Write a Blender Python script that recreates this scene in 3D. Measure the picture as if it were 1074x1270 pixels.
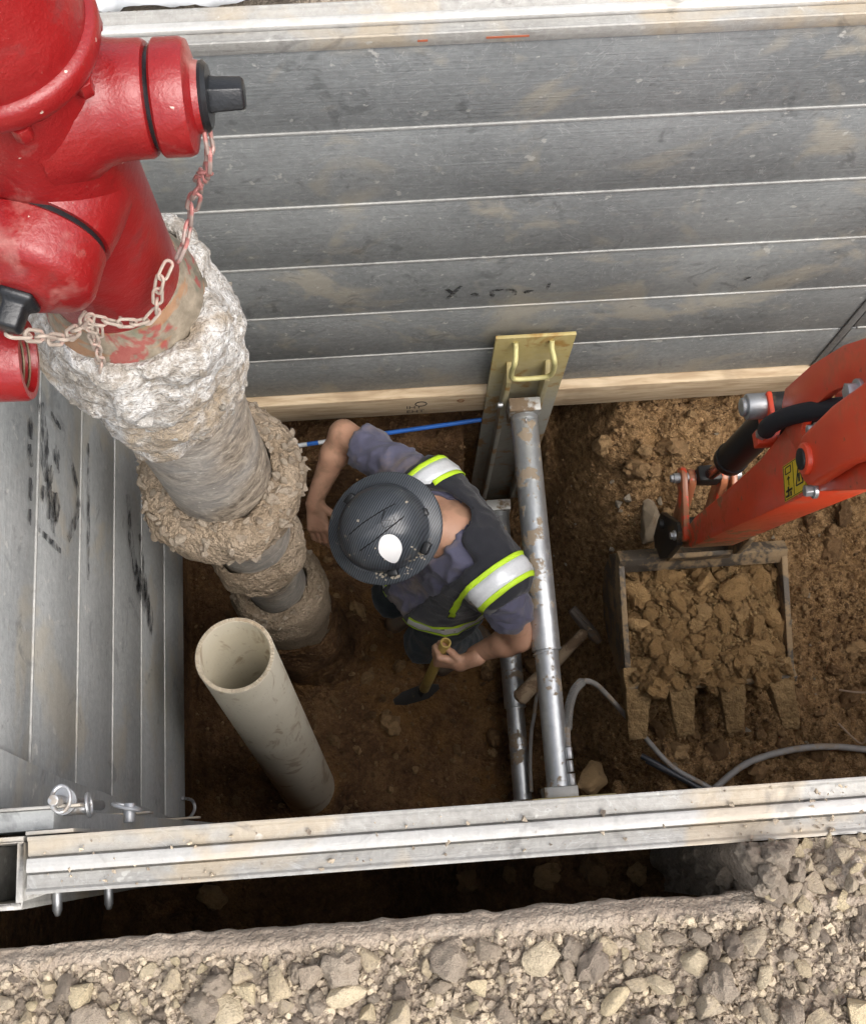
import bpy, bmesh, math, random
import numpy as np
from mathutils import Vector, Matrix

for o in list(bpy.data.objects):
    bpy.data.objects.remove(o)
SC = bpy.context.scene
COL = SC.collection
R = math.radians

# ------------------------------------------------------------------ camera
# z = 0 is the top of the trench panels; x runs along the trench, y across it
cam_d = bpy.data.cameras.new('camera')
cam = bpy.data.objects.new('camera', cam_d)
COL.objects.link(cam)
_r = Vector((0.99735209, -0.07036404, 0.01837697))
_u = Vector((0.06247509, 0.95833178, 0.27874192))
_f = Vector((0.03722464, 0.27685574, -0.96019020))
mw = Matrix(((_r.x, _u.x, -_f.x, 0.0), (_r.y, _u.y, -_f.y, 0.0), (_r.z, _u.z, -_f.z, 1.8538), (0, 0, 0, 1)))
cam.matrix_world = mw
cam_d.sensor_fit = 'HORIZONTAL'
cam_d.sensor_width = 36.0
cam_d.lens = 36.0 * 1400.0 / 1074.0
cam_d.clip_start = 0.02
cam_d.clip_end = 500
SC.camera = cam

# ------------------------------------------------------------------ daylight (overcast)
SUN_EL, SUN_AZ = R(58), R(132)         # azimuth measured from +y towards +x
world = bpy.data.worlds.new('World')
SC.world = world
world.use_nodes = True
wn = world.node_tree.nodes
sky = wn.new('ShaderNodeTexSky')
sky.sky_type = 'NISHITA'
sky.sun_disc = False
sky.sun_elevation = SUN_EL
sky.sun_rotation = SUN_AZ
sky.air_density = 0.8
sky.dust_density = 4.0
sky.ozone_density = 0.4
bg = wn['Background']
bg.inputs['Strength'].default_value = 0.145
hsv = wn.new('ShaderNodeHueSaturation')           # overcast: the cloud takes most of the blue out
hsv.inputs['Saturation'].default_value = 0.35
world.node_tree.links.new(sky.outputs[0], hsv.inputs['Color'])
world.node_tree.links.new(hsv.outputs[0], bg.inputs['Color'])
sun_d = bpy.data.lights.new('sun', 'SUN')
sun_d.energy = 1.15
sun_d.angle = R(60)
sun_d.color = (1.0, 0.95, 0.88)
sun = bpy.data.objects.new('sun', sun_d)
COL.objects.link(sun)
_s = Vector((math.sin(SUN_AZ) * math.cos(SUN_EL), math.cos(SUN_AZ) * math.cos(SUN_EL), math.sin(SUN_EL)))
sun.rotation_euler = _s.to_track_quat('Z', 'Y').to_euler()
sun.location = (0, 0, 6)
SC.view_settings.view_transform = 'Standard'
SC.view_settings.look = 'None'
SC.view_settings.gamma = 1.0
SC.view_settings.use_curve_mapping = False
SC.view_settings.exposure = 1.18
SC.render.engine = 'CYCLES'
SC.cycles.max_bounces = 6
SC.cycles.diffuse_bounces = 3
SC.cycles.adaptive_threshold = 0.03

rng = np.random.default_rng(7)
random.seed(7)

# ------------------------------------------------------------------ numpy noise
def _hash(i, j, k, s):
    h = (i * 374761393 + j * 668265263 + k * 2147483647 + s * 974634777) & 0xffffffff
    h = ((h ^ (h >> 13)) * 1274126177) & 0xffffffff
    h = ((h ^ (h >> 15)) * 2246822519) & 0xffffffff
    return ((h ^ (h >> 16)) & 0xffff) / 65535.0
def vnoise(P, s=0):
    P = np.asarray(P, float)
    I = np.floor(P).astype(np.int64); F = P - I; F = F * F * (3 - 2 * F)
    i, j, k = I[..., 0], I[..., 1], I[..., 2]; x, y, z = F[..., 0], F[..., 1], F[..., 2]
    c = lambda a, b, d: _hash(i + a, j + b, k + d, s)
    x0 = (c(0,0,0)*(1-x)+c(1,0,0)*x)*(1-y)+(c(0,1,0)*(1-x)+c(1,1,0)*x)*y
    x1 = (c(0,0,1)*(1-x)+c(1,0,1)*x)*(1-y)+(c(0,1,1)*(1-x)+c(1,1,1)*x)*y
    return (x0*(1-z)+x1*z)*2-1
def fbm(P, oct=4, s=0, g=.5):
    P = np.asarray(P, float); a = 1; t = 0; n = 0
    for o in range(oct):
        t = t + a * vnoise(P * 2**o + 17.3*o, s + o); n += a; a *= g
    return t / n
def worley(P, s=0):
    P = np.asarray(P, float); I = np.floor(P).astype(np.int64); best = np.full(P.shape[:-1], 9.0)
    for a in (-1, 0, 1):
        for b in (-1, 0, 1):
            for d in (-1, 0, 1):
                i, j, k = I[..., 0]+a, I[..., 1]+b, I[..., 2]+d
                q = np.stack([i + _hash(i,j,k,s), j + _hash(i,j,k,s+5), k + _hash(i,j,k,s+9)], -1)
                best = np.minimum(best, ((P - q)**2).sum(-1))
    return np.sqrt(best)
def sstep(a, b, x):
    t = np.clip((x - a) / (b - a), 0, 1); return t * t * (3 - 2 * t)

# ------------------------------------------------------------------ mesh helpers
def basis(d):
    d = Vector(d).normalized()
    a = Vector((0, 0, 1)) if abs(d.z) < .9 else Vector((1, 0, 0))
    u = d.cross(a).normalized(); return u, d.cross(u).normalized(), d
class MB:
    def __init__(s): s.v = []; s.f = []
    def raw(s, v, f):
        b = len(s.v); s.v += [tuple(p) for p in v]; s.f += [tuple(i + b for i in q) for q in f]; return s
    def box(s, lo, hi, M=None):
        v = [Vector((x, y, z)) for x in (lo[0], hi[0]) for y in (lo[1], hi[1]) for z in (lo[2], hi[2])]
        if M is not None: v = [M @ p for p in v]
        return s.raw(v, [(0,1,3,2),(4,6,7,5),(0,4,5,1),(2,3,7,6),(0,2,6,4),(1,5,7,3)])
    def cyl(s, p0, p1, r0, r1=None, n=24, hollow=None):
        r1 = r0 if r1 is None else r1
        p0, p1 = Vector(p0), Vector(p1); u, w, d = basis(p1 - p0)
        ring = lambda p, r: [p + (u*math.cos(2*math.pi*i/n) + w*math.sin(2*math.pi*i/n))*r for i in range(n)]
        if hollow is None:
            return s.raw(ring(p0, r0) + ring(p1, r1), [(i, (i+1) % n, n+(i+1) % n, n+i) for i in range(n)] + [tuple(range(n))[::-1], tuple(range(n, 2*n))])
        v = ring(p0, r0) + ring(p1, r1) + ring(p1, hollow) + ring(p0, hollow)
        return s.raw(v, [(k*n+i, k*n+(i+1) % n, ((k+1) % 4)*n+(i+1) % n, ((k+1) % 4)*n+i) for k in range(4) for i in range(n)])
    def tube(s, pts, r, n=8, closed=False, flat=1.0):
        P = [Vector(p) for p in pts]; m = len(P); rr = r if hasattr(r, '__len__') else [r]*m
        v = []; u = None
        for i in range(m):
            t = (P[(i+1) % m] - P[i-1]) if closed else (P[min(i+1, m-1)] - P[max(i-1, 0)])
            t.normalize()
            if u is None: u = basis(t)[0]
            u = (u - t*u.dot(t)).normalized(); w = t.cross(u)
            v += [P[i] + (u*math.cos(2*math.pi*k/n) + w*math.sin(2*math.pi*k/n)*flat)*rr[i] for k in range(n)]
        f = [(i*n+k, i*n+(k+1) % n, ((i+1) % m)*n+(k+1) % n, ((i+1) % m)*n+k) for i in range(m if closed else m-1) for k in range(n)]
        if not closed: f += [tuple(range(n))[::-1], tuple(range((m-1)*n, m*n))]
        return s.raw(v, f)
    def lathe(s, prof, o, d=(0, 0, 1), n=48, fn=None, closed=False):
        # prof: (radius, height along d); a profile end of radius 0 is closed by a fan-like ring
        u, w, d = basis(d) if tuple(d) != (0, 0, 1) else (Vector((1,0,0)), Vector((0,1,0)), Vector((0,0,1)))
        o = Vector(o); v = []; m = len(prof)
        A = np.tile(2*np.pi*np.arange(n)/n, m); Rr = np.repeat([p[0] for p in prof], n).astype(float); Hh = np.repeat([p[1] for p in prof], n).astype(float)
        if fn: Rr = fn(Rr, Hh, A)
        Pn = np.array(o)+np.outer(Rr*np.cos(A), np.array(u))+np.outer(Rr*np.sin(A), np.array(w))+np.outer(Hh, np.array(d)); v = [tuple(map(float, p)) for p in Pn]
        f = [(j*n+i, j*n+(i+1) % n, (j+1)*n+(i+1) % n, (j+1)*n+i) for j in range(m-1) for i in range(n)]
        if closed: f += [((m-1)*n+i, (m-1)*n+(i+1) % n, (i+1) % n, i) for i in range(n)]
        else:
            if prof[0][0] > 0: f.append(tuple(range(n))[::-1])
            if prof[-1][0] > 0: f.append(tuple(range((m-1)*n, m*n)))
        return s.raw(v, f)
    def prism(s, poly, to3, t0, t1):
        n = len(poly); v = [to3(a, b, t0) for a, b in poly] + [to3(a, b, t1) for a, b in poly]
        return s.raw(v, [tuple(range(n))[::-1], tuple(range(n, 2*n))] + [(i, (i+1) % n, n+(i+1) % n, n+i) for i in range(n)])
    def mesh(s, name, bev=0, seg=2, smooth=True, ang=40):
        me = bpy.data.meshes.new(name); me.from_pydata(s.v, [], s.f)
        bm = bmesh.new(); bm.from_mesh(me)
        bmesh.ops.remove_doubles(bm, verts=bm.verts, dist=1e-6)
        bmesh.ops.recalc_face_normals(bm, faces=bm.faces)
        if bev:
            es = [e for e in bm.edges if len(e.link_faces) == 2 and e.calc_face_angle(0) > R(30)]
            bmesh.ops.bevel(bm, geom=es, offset=bev, segments=seg, profile=.5, affect='EDGES', clamp_overlap=True)
        bm.to_mesh(me); bm.free()
        if smooth:
            me.polygons.foreach_set('use_smooth', [True]*len(me.polygons))
            try: me.set_sharp_from_angle(angle=R(ang))
            except Exception: pass
        return me
    def build(s, name, mat, parent=None, bev=0, seg=2, smooth=True, ang=40):
        return link(name, s.mesh(name, bev, seg, smooth, ang), mat, parent)
def link(name, me, mat=None, parent=None):
    o = bpy.data.objects.new(name, me); COL.objects.link(o)
    if mat is not None and not me.materials: me.materials.append(mat)
    if parent is not None: o.parent = parent
    return o
def fast_mesh(name, V, F, smooth=True):
    V = np.asarray(V, np.float32); F = np.asarray(F, np.int32)
    me = bpy.data.meshes.new(name); k = F.shape[1]
    me.vertices.add(len(V)); me.vertices.foreach_set('co', V.ravel())
    me.loops.add(F.size); me.loops.foreach_set('vertex_index', F.ravel())
    me.polygons.add(len(F)); me.polygons.foreach_set('loop_start', np.arange(0, F.size, k, dtype=np.int32))
    me.polygons.foreach_set('use_smooth', np.full(len(F), smooth))
    me.update(calc_edges=True); me.validate(); return me
def tag(o, label=None, cat=None, group=None, kind=None):
    if label: o['label'] = label
    if cat: o['category'] = cat
    if group: o['group'] = group
    if kind: o['kind'] = kind
    return o
def empty(name, loc=(0, 0, 0), label=None, cat=None, group=None):
    o = bpy.data.objects.new(name, None); COL.objects.link(o); o.location = loc
    o.empty_display_size = .1
    return tag(o, label, cat, group)
def keep(o, root):
    # parent a mesh given in world coordinates under an Empty that is not at the origin
    o.parent = root; o.matrix_parent_inverse = Matrix.Translation(root.location).inverted(); return o
def smooth_path(pts, k=8, closed=False):
    P = [Vector(p) for p in pts]; n = len(P); out = []
    g = (lambda i: P[i % n]) if closed else (lambda i: P[max(0, min(n-1, i))])
    for i in range(n if closed else n-1):
        a, b, c, d = g(i-1), g(i), g(i+1), g(i+2)
        for j in range(k):
            t = j/k
            out.append(.5*((2*b) + (c-a)*t + (2*a-5*b+4*c-d)*t*t + (3*b-a-3*c+d)*t**3))
    if not closed: out.append(P[-1].copy())
    return out

# naive surface nets on a signed distance function
def snet(fn, lo, hi, h):
    lo = np.array(lo, float); n = np.ceil((np.array(hi) - lo)/h).astype(int) + 1
    g = np.stack(np.meshgrid(*[lo[i] + h*np.arange(n[i]) for i in range(3)], indexing='ij'), -1)
    D = fn(g.reshape(-1, 3)).reshape(n)
    S = D < 0
    acc = np.zeros(tuple(n-1) + (3,)); cnt = np.zeros(tuple(n-1))
    corners = [(a, b, c) for a in (0, 1) for b in (0, 1) for c in (0, 1)]
    sl = lambda c: tuple(slice(c[i], n[i]-1+c[i]) for i in range(3))
    for c in corners:
        for ax in range(3):
            if c[ax]: continue
            e = list(c); e[ax] = 1
            d0, d1 = D[sl(c)], D[sl(e)]; m = S[sl(c)] != S[sl(e)]
            t = np.where(m, d0/np.where(m, d0-d1, 1), 0)
            for k in range(3): acc[..., k] += np.where(m, c[k] + (t if k == ax else 0), 0)
            cnt += m
    act = cnt > 0; idx = -np.ones(act.shape, int); idx[act] = np.arange(act.sum())
    V = (acc[act]/cnt[act][:, None] + np.argwhere(act))*h + lo
    Q = []
    for ax in range(3):
        b, c = (ax+1) % 3, (ax+2) % 3
        s0 = [slice(1, -1)]*3; s1 = [slice(1, -1)]*3; s0[ax] = slice(0, n[ax]-1); s1[ax] = slice(1, n[ax])
        m = S[tuple(s0)] != S[tuple(s1)]; inside = S[tuple(s0)]
        p = np.argwhere(m); fl = inside[m]
        if not len(p): continue
        off = np.ones(3, int); off[ax] = 0; p = p + off
        eb = np.eye(3, dtype=int)[b]; ec = np.eye(3, dtype=int)[c]
        gi = lambda q: idx[q[:, 0], q[:, 1], q[:, 2]]
        q = np.stack([gi(p-eb-ec), gi(p-ec), gi(p), gi(p-eb)], 1)
        q[~fl] = q[~fl][:, ::-1]; Q.append(q)
    Q = np.concatenate(Q); Q = Q[(Q >= 0).all(1)]
    return V, Q
def cone_sdf(P, a, b, ra, rb, sq=None):
    a, b = np.array(a, float), np.array(b, float); ab = b-a
    t = np.clip(((P-a)@ab)/(ab@ab), 0, 1)
    return np.linalg.norm(P - a - t[:, None]*ab, axis=1) - (ra + (rb-ra)*t)
def ell_sdf(P, c, r, M=None):
    q = P - np.array(c)
    if M is not None: q = q @ np.array(M)           # columns of M are the local axes
    r = np.array(r, float); k0 = np.linalg.norm(q/r, axis=1); k1 = np.linalg.norm(q/(r*r), axis=1)
    return k0*(k0-1)/np.maximum(k1, 1e-9)
def smin(a, b, k):
    h = np.clip(.5+.5*(b-a)/k, 0, 1); return b*(1-h)+a*h - k*h*(1-h)
def smax(a, b, k): return -smin(-a, -b, k)

# ------------------------------------------------------------------ materials
class NT:
    def __init__(s, name):
        s.m = bpy.data.materials.new(name); s.m.use_nodes = True
        s.t = s.m.node_tree; s.n = s.t.nodes; s.p = s.n['Principled BSDF']; s.co = None
    def node(s, t, **k):
        x = s.n.new(t)
        for a, b in k.items(): setattr(x, a, b)
        return x
    def l(s, a, b): s.t.links.new(a, b)
    def coord(s, scale=(1, 1, 1), rot=(0, 0, 0), kind='Object', rnd=False):
        tc = s.node('ShaderNodeTexCoord'); mp = s.node('ShaderNodeMapping')
        mp.inputs['Scale'].default_value = scale; mp.inputs['Rotation'].default_value = rot
        s.l(tc.outputs[kind], mp.inputs['Vector'])
        if rnd:
            oi = s.node('ShaderNodeObjectInfo'); ml = s.node('ShaderNodeMath', operation='MULTIPLY'); ml.inputs[1].default_value = 37.0
            s.l(oi.outputs['Random'], ml.inputs[0]); s.l(ml.outputs[0], mp.inputs['Location'])
        return mp.outputs[0]
    def noise(s, scale, detail=4, rough=.55, co=None, dist=0):
        x = s.node('ShaderNodeTexNoise'); x.inputs['Scale'].default_value = scale; x.inputs['Detail'].default_value = min(detail, 3.6)
        x.inputs['Roughness'].default_value = rough; x.inputs['Distortion'].default_value = dist
        s.l(co if co is not None else s.coord(), x.inputs['Vector']); return x.outputs['Fac']
    def voro(s, scale, co=None, feat='F1', out='Distance'):
        x = s.node('ShaderNodeTexVoronoi', feature=feat); x.inputs['Scale'].default_value = scale
        s.l(co if co is not None else s.coord(), x.inputs['Vector']); return x.outputs[out]
    def ramp(s, fac, stops, interp='LINEAR'):
        x = s.node('ShaderNodeValToRGB'); x.color_ramp.interpolation = interp
        e = x.color_ramp.elements
        while len(e) < len(stops): e.new(.5)
        for i, (p, c) in enumerate(stops):
            e[i].position = p; e[i].color = (c[0], c[1], c[2], 1) if hasattr(c, '__len__') else (c, c, c, 1)
        s.l(fac, x.inputs[0]); return x.outputs[0]
    def mix(s, fac, a, b, mode='MIX'):
        x = s.node('ShaderNodeMix', data_type='RGBA', blend_type=mode)
        for v, i in ((fac, 0), (a, 6), (b, 7)):
            if hasattr(v, 'is_linked'): s.l(v, x.inputs[i])
            else: x.inputs[i].default_value = v if i == 0 else (v[0], v[1], v[2], 1)
        return x.outputs[2]
    def math(s, op, a, b=None, clamp=False):
        x = s.node('ShaderNodeMath', operation=op, use_clamp=clamp)
        for i, v in enumerate((a, b)):
            if v is None: continue
            if hasattr(v, 'is_linked'): s.l(v, x.inputs[i])
            else: x.inputs[i].default_value = v
        return x.outputs[0]
    def base(s, c):
        if hasattr(c, 'is_linked'): s.l(c, s.p.inputs['Base Color'])
        else: s.p.inputs['Base Color'].default_value = (c[0], c[1], c[2], 1)
    def rough(s, v):
        if hasattr(v, 'is_linked'): s.l(v, s.p.inputs['Roughness'])
        else: s.p.inputs['Roughness'].default_value = v
    def metal(s, v): s.p.inputs['Metallic'].default_value = v
    def bump(s, h, dist=.005, strength=1.0):
        x = s.node('ShaderNodeBump'); x.inputs['Distance'].default_value = dist; x.inputs['Strength'].default_value = strength
        s.l(h, x.inputs['Height']); s.l(x.outputs[0], s.p.inputs['Normal'])
    def rand(s):
        return s.node('ShaderNodeObjectInfo').outputs['Random']
    def island(s):
        return s.node('ShaderNodeNewGeometry').outputs['Random Per Island']
MUD = (.235, .155, .085)
def mat_soil(name, dark, mid, light, bscale=60, bd=.012, orange=None):
    t = NT(name); c = t.coord()
    n = t.noise(5, 6, .6, c); n2 = t.noise(38, 5, .65, c); n3 = t.noise(190, 3, .7, c)
    col = t.ramp(t.math('ADD', t.math('MULTIPLY', n, .55), t.math('MULTIPLY', n2, .45)), [(.36, dark), (.5, mid), (.66, light)])
    if orange:
        col = t.mix(t.ramp(t.noise(2.3, 4, .6, c, 1.0), [(.5, 0), (.66, .7)]), col, orange)
        sx = t.node('ShaderNodeSeparateXYZ'); t.l(c, sx.inputs[0])     # tan clay in the part not yet dug out, brightened to stand in for light
        tan_lit = t.ramp(t.math('ADD', t.math('MULTIPLY', sx.outputs[0], .8), t.math('MULTIPLY', n, .5)), [(.55, 0), (.90, .85)])
        col = t.mix(tan_lit, col, t.ramp(n2, [(.38, (.19, .112, .050)), (.5, (.36, .22, .10)), (.64, (.48, .31, .155))]))
    col = t.mix(t.ramp(n3, [(.35, .55), (.6, 0)]), col, dark)
    t.base(col); t.rough(.93); t.p.inputs['Specular IOR Level'].default_value = .25
    v = t.voro(bscale, c); v2 = t.voro(bscale*2.7, c)
    t.bump(t.math('ADD', t.math('ADD', t.math('MULTIPLY', v, -.9), t.math('MULTIPLY', v2, -.4)), t.math('MULTIPLY', n3, .5)), bd, .9)
    return t.m
def mat_rock(name, stops, bscale=70, island=False, dust=None, bd=.005):
    t = NT(name); c = t.coord(rnd=not island)
    rn = t.island() if island else t.rand()
    k = 1.0 if island else .2                     # single pieces carry unit-sized meshes
    n = t.noise(22*k, 5, .65, c); n3 = t.noise(160*k, 3, .6, c)
    f = t.math('ADD', t.math('MULTIPLY', rn, .85), t.math('MULTIPLY', n, .3))
    col = t.ramp(f, stops)
    col = t.mix(t.ramp(n3, [(.35, .3), (.5, 0)]), col, tuple(.5*v for v in stops[0][1]))
    col = t.mix(t.ramp(t.noise(bscale*.6*k, 3, .65, c), [(.38, .35), (.50, 0)]), col, tuple(.6*v for v in stops[0][1]))
    if dust: col = t.mix(t.ramp(n, [(.4, 0), (.65, .7)]), col, dust)
    t.base(col); t.rough(.9); t.p.inputs['Specular IOR Level'].default_value = .3
    t.bump(t.math('ADD', n3, t.math('MULTIPLY', t.noise(bscale*k, 4, .6, c), 1.6)), bd, .9); return t.m
def mat_alu(name, c0, c1, mud=.55, rough=.5, sx=(1, 1, 1), mudc=(.42, .38, .30), metal=.35, streak=(.5, 6, 40)):
    t = NT(name); c = t.coord(sx)
    n = t.noise(2.2, 5, .6, c); st = t.noise(4, 5, .7, t.coord(streak)); fine = t.noise(60, 4, .7, c)
    f = t.math('ADD', t.math('MULTIPLY', n, .5), t.math('ADD', t.math('MULTIPLY', st, .16), t.math('MULTIPLY', fine, .34)))
    col = t.ramp(f, [(.38, c0), (.62, c1)])
    rv = t.rand(); col = t.mix(t.math('MULTIPLY', rv, .35), col, tuple(.75*v for v in c0))
    # pale scuffs and thin scratches
    sc = t.noise(7, 3, .5, t.coord((1, 1, 1), (.5, .3, .7)), 3.0)
    col = t.mix(t.ramp(sc, [(.492, 0), (.5, .4), (.508, 0)]), col, (.5, .5, .49))
    blot = t.noise(3.1, 6, .72, c, .6)
    col = t.mix(t.ramp(blot, [(mud, 0), (mud+.1, .55)]), col, mudc)
    col = t.mix(t.ramp(t.noise(9, 4, .7, c, 1.0), [(.60, 0), (.68, .45)]), col, tuple(.45*v for v in c0))
    sp = t.noise(26, 3, .6, c)
    col = t.mix(t.ramp(sp, [(.66, 0), (.7, .6)]), col, (.55, .54, .5))
    t.base(col); t.metal(metal)
    t.rough(t.ramp(f, [(.3, rough+.15), (.7, rough-.08)]))
    t.bump(t.math('ADD', t.math('ADD', fine, st), t.math('ADD', t.math('MULTIPLY', n, 4.0), t.math('MULTIPLY', blot, 1.5))), .0022, .6); return t.m
def mat_plain(name, c, rough=.6, metal=0, var=.25, scale=25, bump=.001, dirt=None, dirt_t=.55, dscale=6, dcol=MUD, droughness=.9, spec=None):
    t = NT(name); co = t.coord()
    n = t.noise(scale, 4, .6, co)
    col = t.mix(n, tuple(v*(1-var) for v in c), tuple(min(1, v*(1+var)) for v in c))
    r = None
    if dirt:
        d = t.ramp(t.math('ADD', t.math('MULTIPLY', t.noise(dscale, 5, .65, co, .5), .75), t.math('MULTIPLY', t.noise(dscale*7, 3, .6, co), .25)), [(dirt_t, 0), (dirt_t+.07, dirt)])
        col = t.mix(d, col, t.mix(t.noise(90, 3, .6, co), tuple(v*.75 for v in dcol), tuple(v*1.2 for v in dcol)))
        t.rough(t.math('ADD', t.math('MULTIPLY', d, droughness-rough), rough))
    else: t.rough(rough)
    t.base(col); t.metal(metal)
    if spec is not None: t.p.inputs['Specular IOR Level'].default_value = spec
    if bump: t.bump(t.noise(scale*6, 3, .6, co), bump, .6)
    return t.m

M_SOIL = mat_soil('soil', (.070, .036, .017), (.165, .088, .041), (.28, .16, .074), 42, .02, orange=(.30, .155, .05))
M_CLOD = mat_rock('clod', [(.15, (.125, .072, .033)), (.5, (.23, .137, .065)), (.85, (.35, .225, .11))], 30)
M_CRUMB = mat_rock('soil_crumb', [(.15, (.105, .06, .028)), (.5, (.19, .11, .052)), (.9, (.29, .185, .092))], island=True)
M_LOAD = mat_rock('bucket_soil', [(.1, (.27, .160, .066)), (.6, (.34, .208, .088)), (.95, (.41, .26, .118))], 55, bd=.010)
M_LOADB = mat_soil('bucket_soil_bed', (.17, .097, .040), (.29, .175, .074), (.37, .235, .105), 60, .02)
M_GRAVEL = mat_rock('gravel_stone', [(.12, (.32, .26, .20)), (.35, (.42, .345, .26)), (.5, (.55, .45, .30)), (.7, (.48, .40, .30)), (.9, (.64, .53, .345))])
M_PEBBLE = mat_rock('gravel_pebble', [(.12, (.27, .22, .17)), (.45, (.37, .305, .23)), (.75, (.45, .375, .28)), (.95, (.55, .46, .33))], island=True)
M_GROUND = mat_soil('gravel_bed', (.24, .195, .15), (.37, .305, .24), (.47, .40, .32), 90, .006)
M_EARTH = mat_soil('pale_earth', (.22, .18, .14), (.33, .28, .22), (.42, .36, .29), 70, .008)
M_ALU = mat_alu('trench_panel_grey', (.19, .20, .20), (.35, .365, .362), .53, .5, metal=.1)
M_ALUL = mat_alu('trench_panel_worn', (.27, .282, .28), (.46, .472, .466), .52, .5, metal=.1, streak=(6, .5, 40))
M_RAIL = mat_alu('trench_rail_pale', (.26, .25, .23), (.44, .43, .40), .49, .55, mudc=(.44, .35, .23), metal=.1, streak=(.6, 30, 30))
M_CROWN = mat_alu('trench_rail_rubbed', (.42, .41, .385), (.62, .61, .58), .53, .45, mudc=(.50, .40, .27), metal=.1, streak=(.6, 30, 30))
M_SEAM = mat_alu('trench_seam_bright', (.27, .27, .26), (.48, .48, .455), .58, .45, metal=.15, streak=(9, 9, 9))

# ================================================================== SETTING
def soil_z(x, y):
    x = np.asarray(x, float); y = np.asarray(y, float)
    P = np.stack([x, y, 0*x], -1)
    wob = fbm(P*2.2, 3, 3)
    z = -3.06 + .68*sstep(.54+.05*wob, .98+.1*wob, x)
    far_r = sstep(.60, .72, x)
    z = z + far_r*.34*sstep(.92, 1.47, y + .08*wob)
    ledge = -2.36 + .18*sstep(-.45, .40, x)
    slot = sstep(.29, .335, x)*sstep(.66, .62, x)      # soil is cut back where the shore stands
    z = np.where(x < .75, z + (1-far_r)*(1-slot)*(ledge - z)*sstep(1.36, 1.45, y + .03*wob), z)
    z = z + (-1.9 - z)*sstep(1.66, 1.74, y)*(1-far_r)
    z = z + (-1.88 - z)*sstep(-.90, -1.0, x)
    z = z + (-1.9 - z)*sstep(.0, -.07, y)
    z = z + (0.0 - z)*sstep(2.3, 3.3, x)
    z = z + .40*np.exp(-((x+.40)**2+(y-.86)**2)/.055) + .26*np.exp(-((x+.40)**2+(y-.24)**2)/.06)
    amp = .35 + .65*sstep(.3, .8, x)
    lump = (.45 - worley(P*7, 4))*.10 + (.45 - worley(P*17, 8))*.055 + (.45 - worley(P*40, 6))*.022
    z = z + .045*fbm(P*5, 4, 11) + (lump + .012*fbm(P*40, 2, 5))*amp + .010*fbm(P*30, 3, 15)
    return z
def grid_mesh(name, x0, x1, y0, y1, st, fn, keepf=None):
    xs = np.linspace(x0, x1, int((x1-x0)/st)+1); ys = np.linspace(y0, y1, int((y1-y0)/st)+1)
    X, Y = np.meshgrid(xs, ys, indexing='ij'); Z = fn(X, Y)
    n, m = X.shape; i = np.arange(n*m).reshape(n, m)
    F = np.stack([i[:-1, :-1], i[1:, :-1], i[1:, 1:], i[:-1, 1:]], -1).reshape(-1, 4)
    V = np.stack([X, Y, Z], -1).reshape(-1, 3)
    if keepf is not None: F = F[keepf(V[F].mean(1))]
    return fast_mesh(name, V, F)
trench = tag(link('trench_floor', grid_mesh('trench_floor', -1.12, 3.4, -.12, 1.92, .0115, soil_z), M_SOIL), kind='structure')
trench['label'] = 'dug brown clay floor and banks of the trench'

def lip_y(x):
    P = np.stack([x, 0*x-.122, 0*x], -1); return -.120 + .006*fbm(P*9, 3, 21) + .004*fbm(P*40, 3, 2)
def ground_z(x, y):
    P = np.stack([x, y, 0*x], -1)
    edge = lip_y(x)
    d = edge - y                                  # distance in from the lip
    z = .004 + .010*fbm(P*7, 4, 31) + .006*(.4-worley(P*30, 5))*sstep(.03, .06, d)
    z = z + .012*np.exp(-((d-.022)/.016)**2)      # smeared clay lip
    return z - .010*sstep(.012, .0, d)
xs = np.linspace(-1.7, 1.9, 480); ts = np.concatenate([np.linspace(0, .86, 110), np.linspace(.864, 1, 44)])
X, T = np.meshgrid(xs, ts, indexing='ij'); Y = -1.3 + (lip_y(X)+1.3)*T; Z = ground_z(X, Y)
for dy, dz in ((.003, -.008), (.004, -.03), (-.004, -.09), (-.05, -.16)):      # broken, undercut rim
    X = np.hstack([X, X[:, :1]]); Y = np.hstack([Y, lip_y(X[:, :1])+dy+.003*fbm(np.stack([X[:, :1]*30, X[:, :1]*0+dz*40, X[:, :1]*0], -1), 3, 3)]); Z = np.hstack([Z, X[:, :1]*0+dz])
n_, m_ = X.shape; i_ = np.arange(n_*m_).reshape(n_, m_)
gnear = fast_mesh('ground', np.stack([X, Y, Z], -1).reshape(-1, 3), np.stack([i_[:-1, :-1], i_[1:, :-1], i_[1:, 1:], i_[:-1, 1:]], -1).reshape(-1, 4))
mb = MB()
far = 60
mb.raw([(-far,-far,-.03),(far,-far,-.03),(far,-1.25,-.03),(-far,-1.25,-.03)], [(0,1,2,3)])
mb.raw([(-far,-1.25,-.03),(-1.65,-1.25,-.03),(-1.65,-.13,-.03),(-far,-.13,-.03)], [(0,1,2,3)])
mb.raw([(1.85,-1.25,-.03),(far,-1.25,-.03),(far,-.13,-.03),(1.85,-.13,-.03)], [(0,1,2,3)])
mb.raw([(-far,-.13,-.03),(-.79,-.13,-.03),(-.79,1.6,-.03),(-far,1.6,-.03)], [(0,1,2,3)])
mb.raw([(3.3,-.13,-.03),(far,-.13,-.03),(far,1.6,-.03),(3.3,1.6,-.03)], [(0,1,2,3)])
ground = tag(link('ground', gnear, M_GROUND), kind='structure')
keepo = mb.build('outer_ground', M_EARTH, None, smooth=False); tag(keepo, kind='structure')
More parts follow.
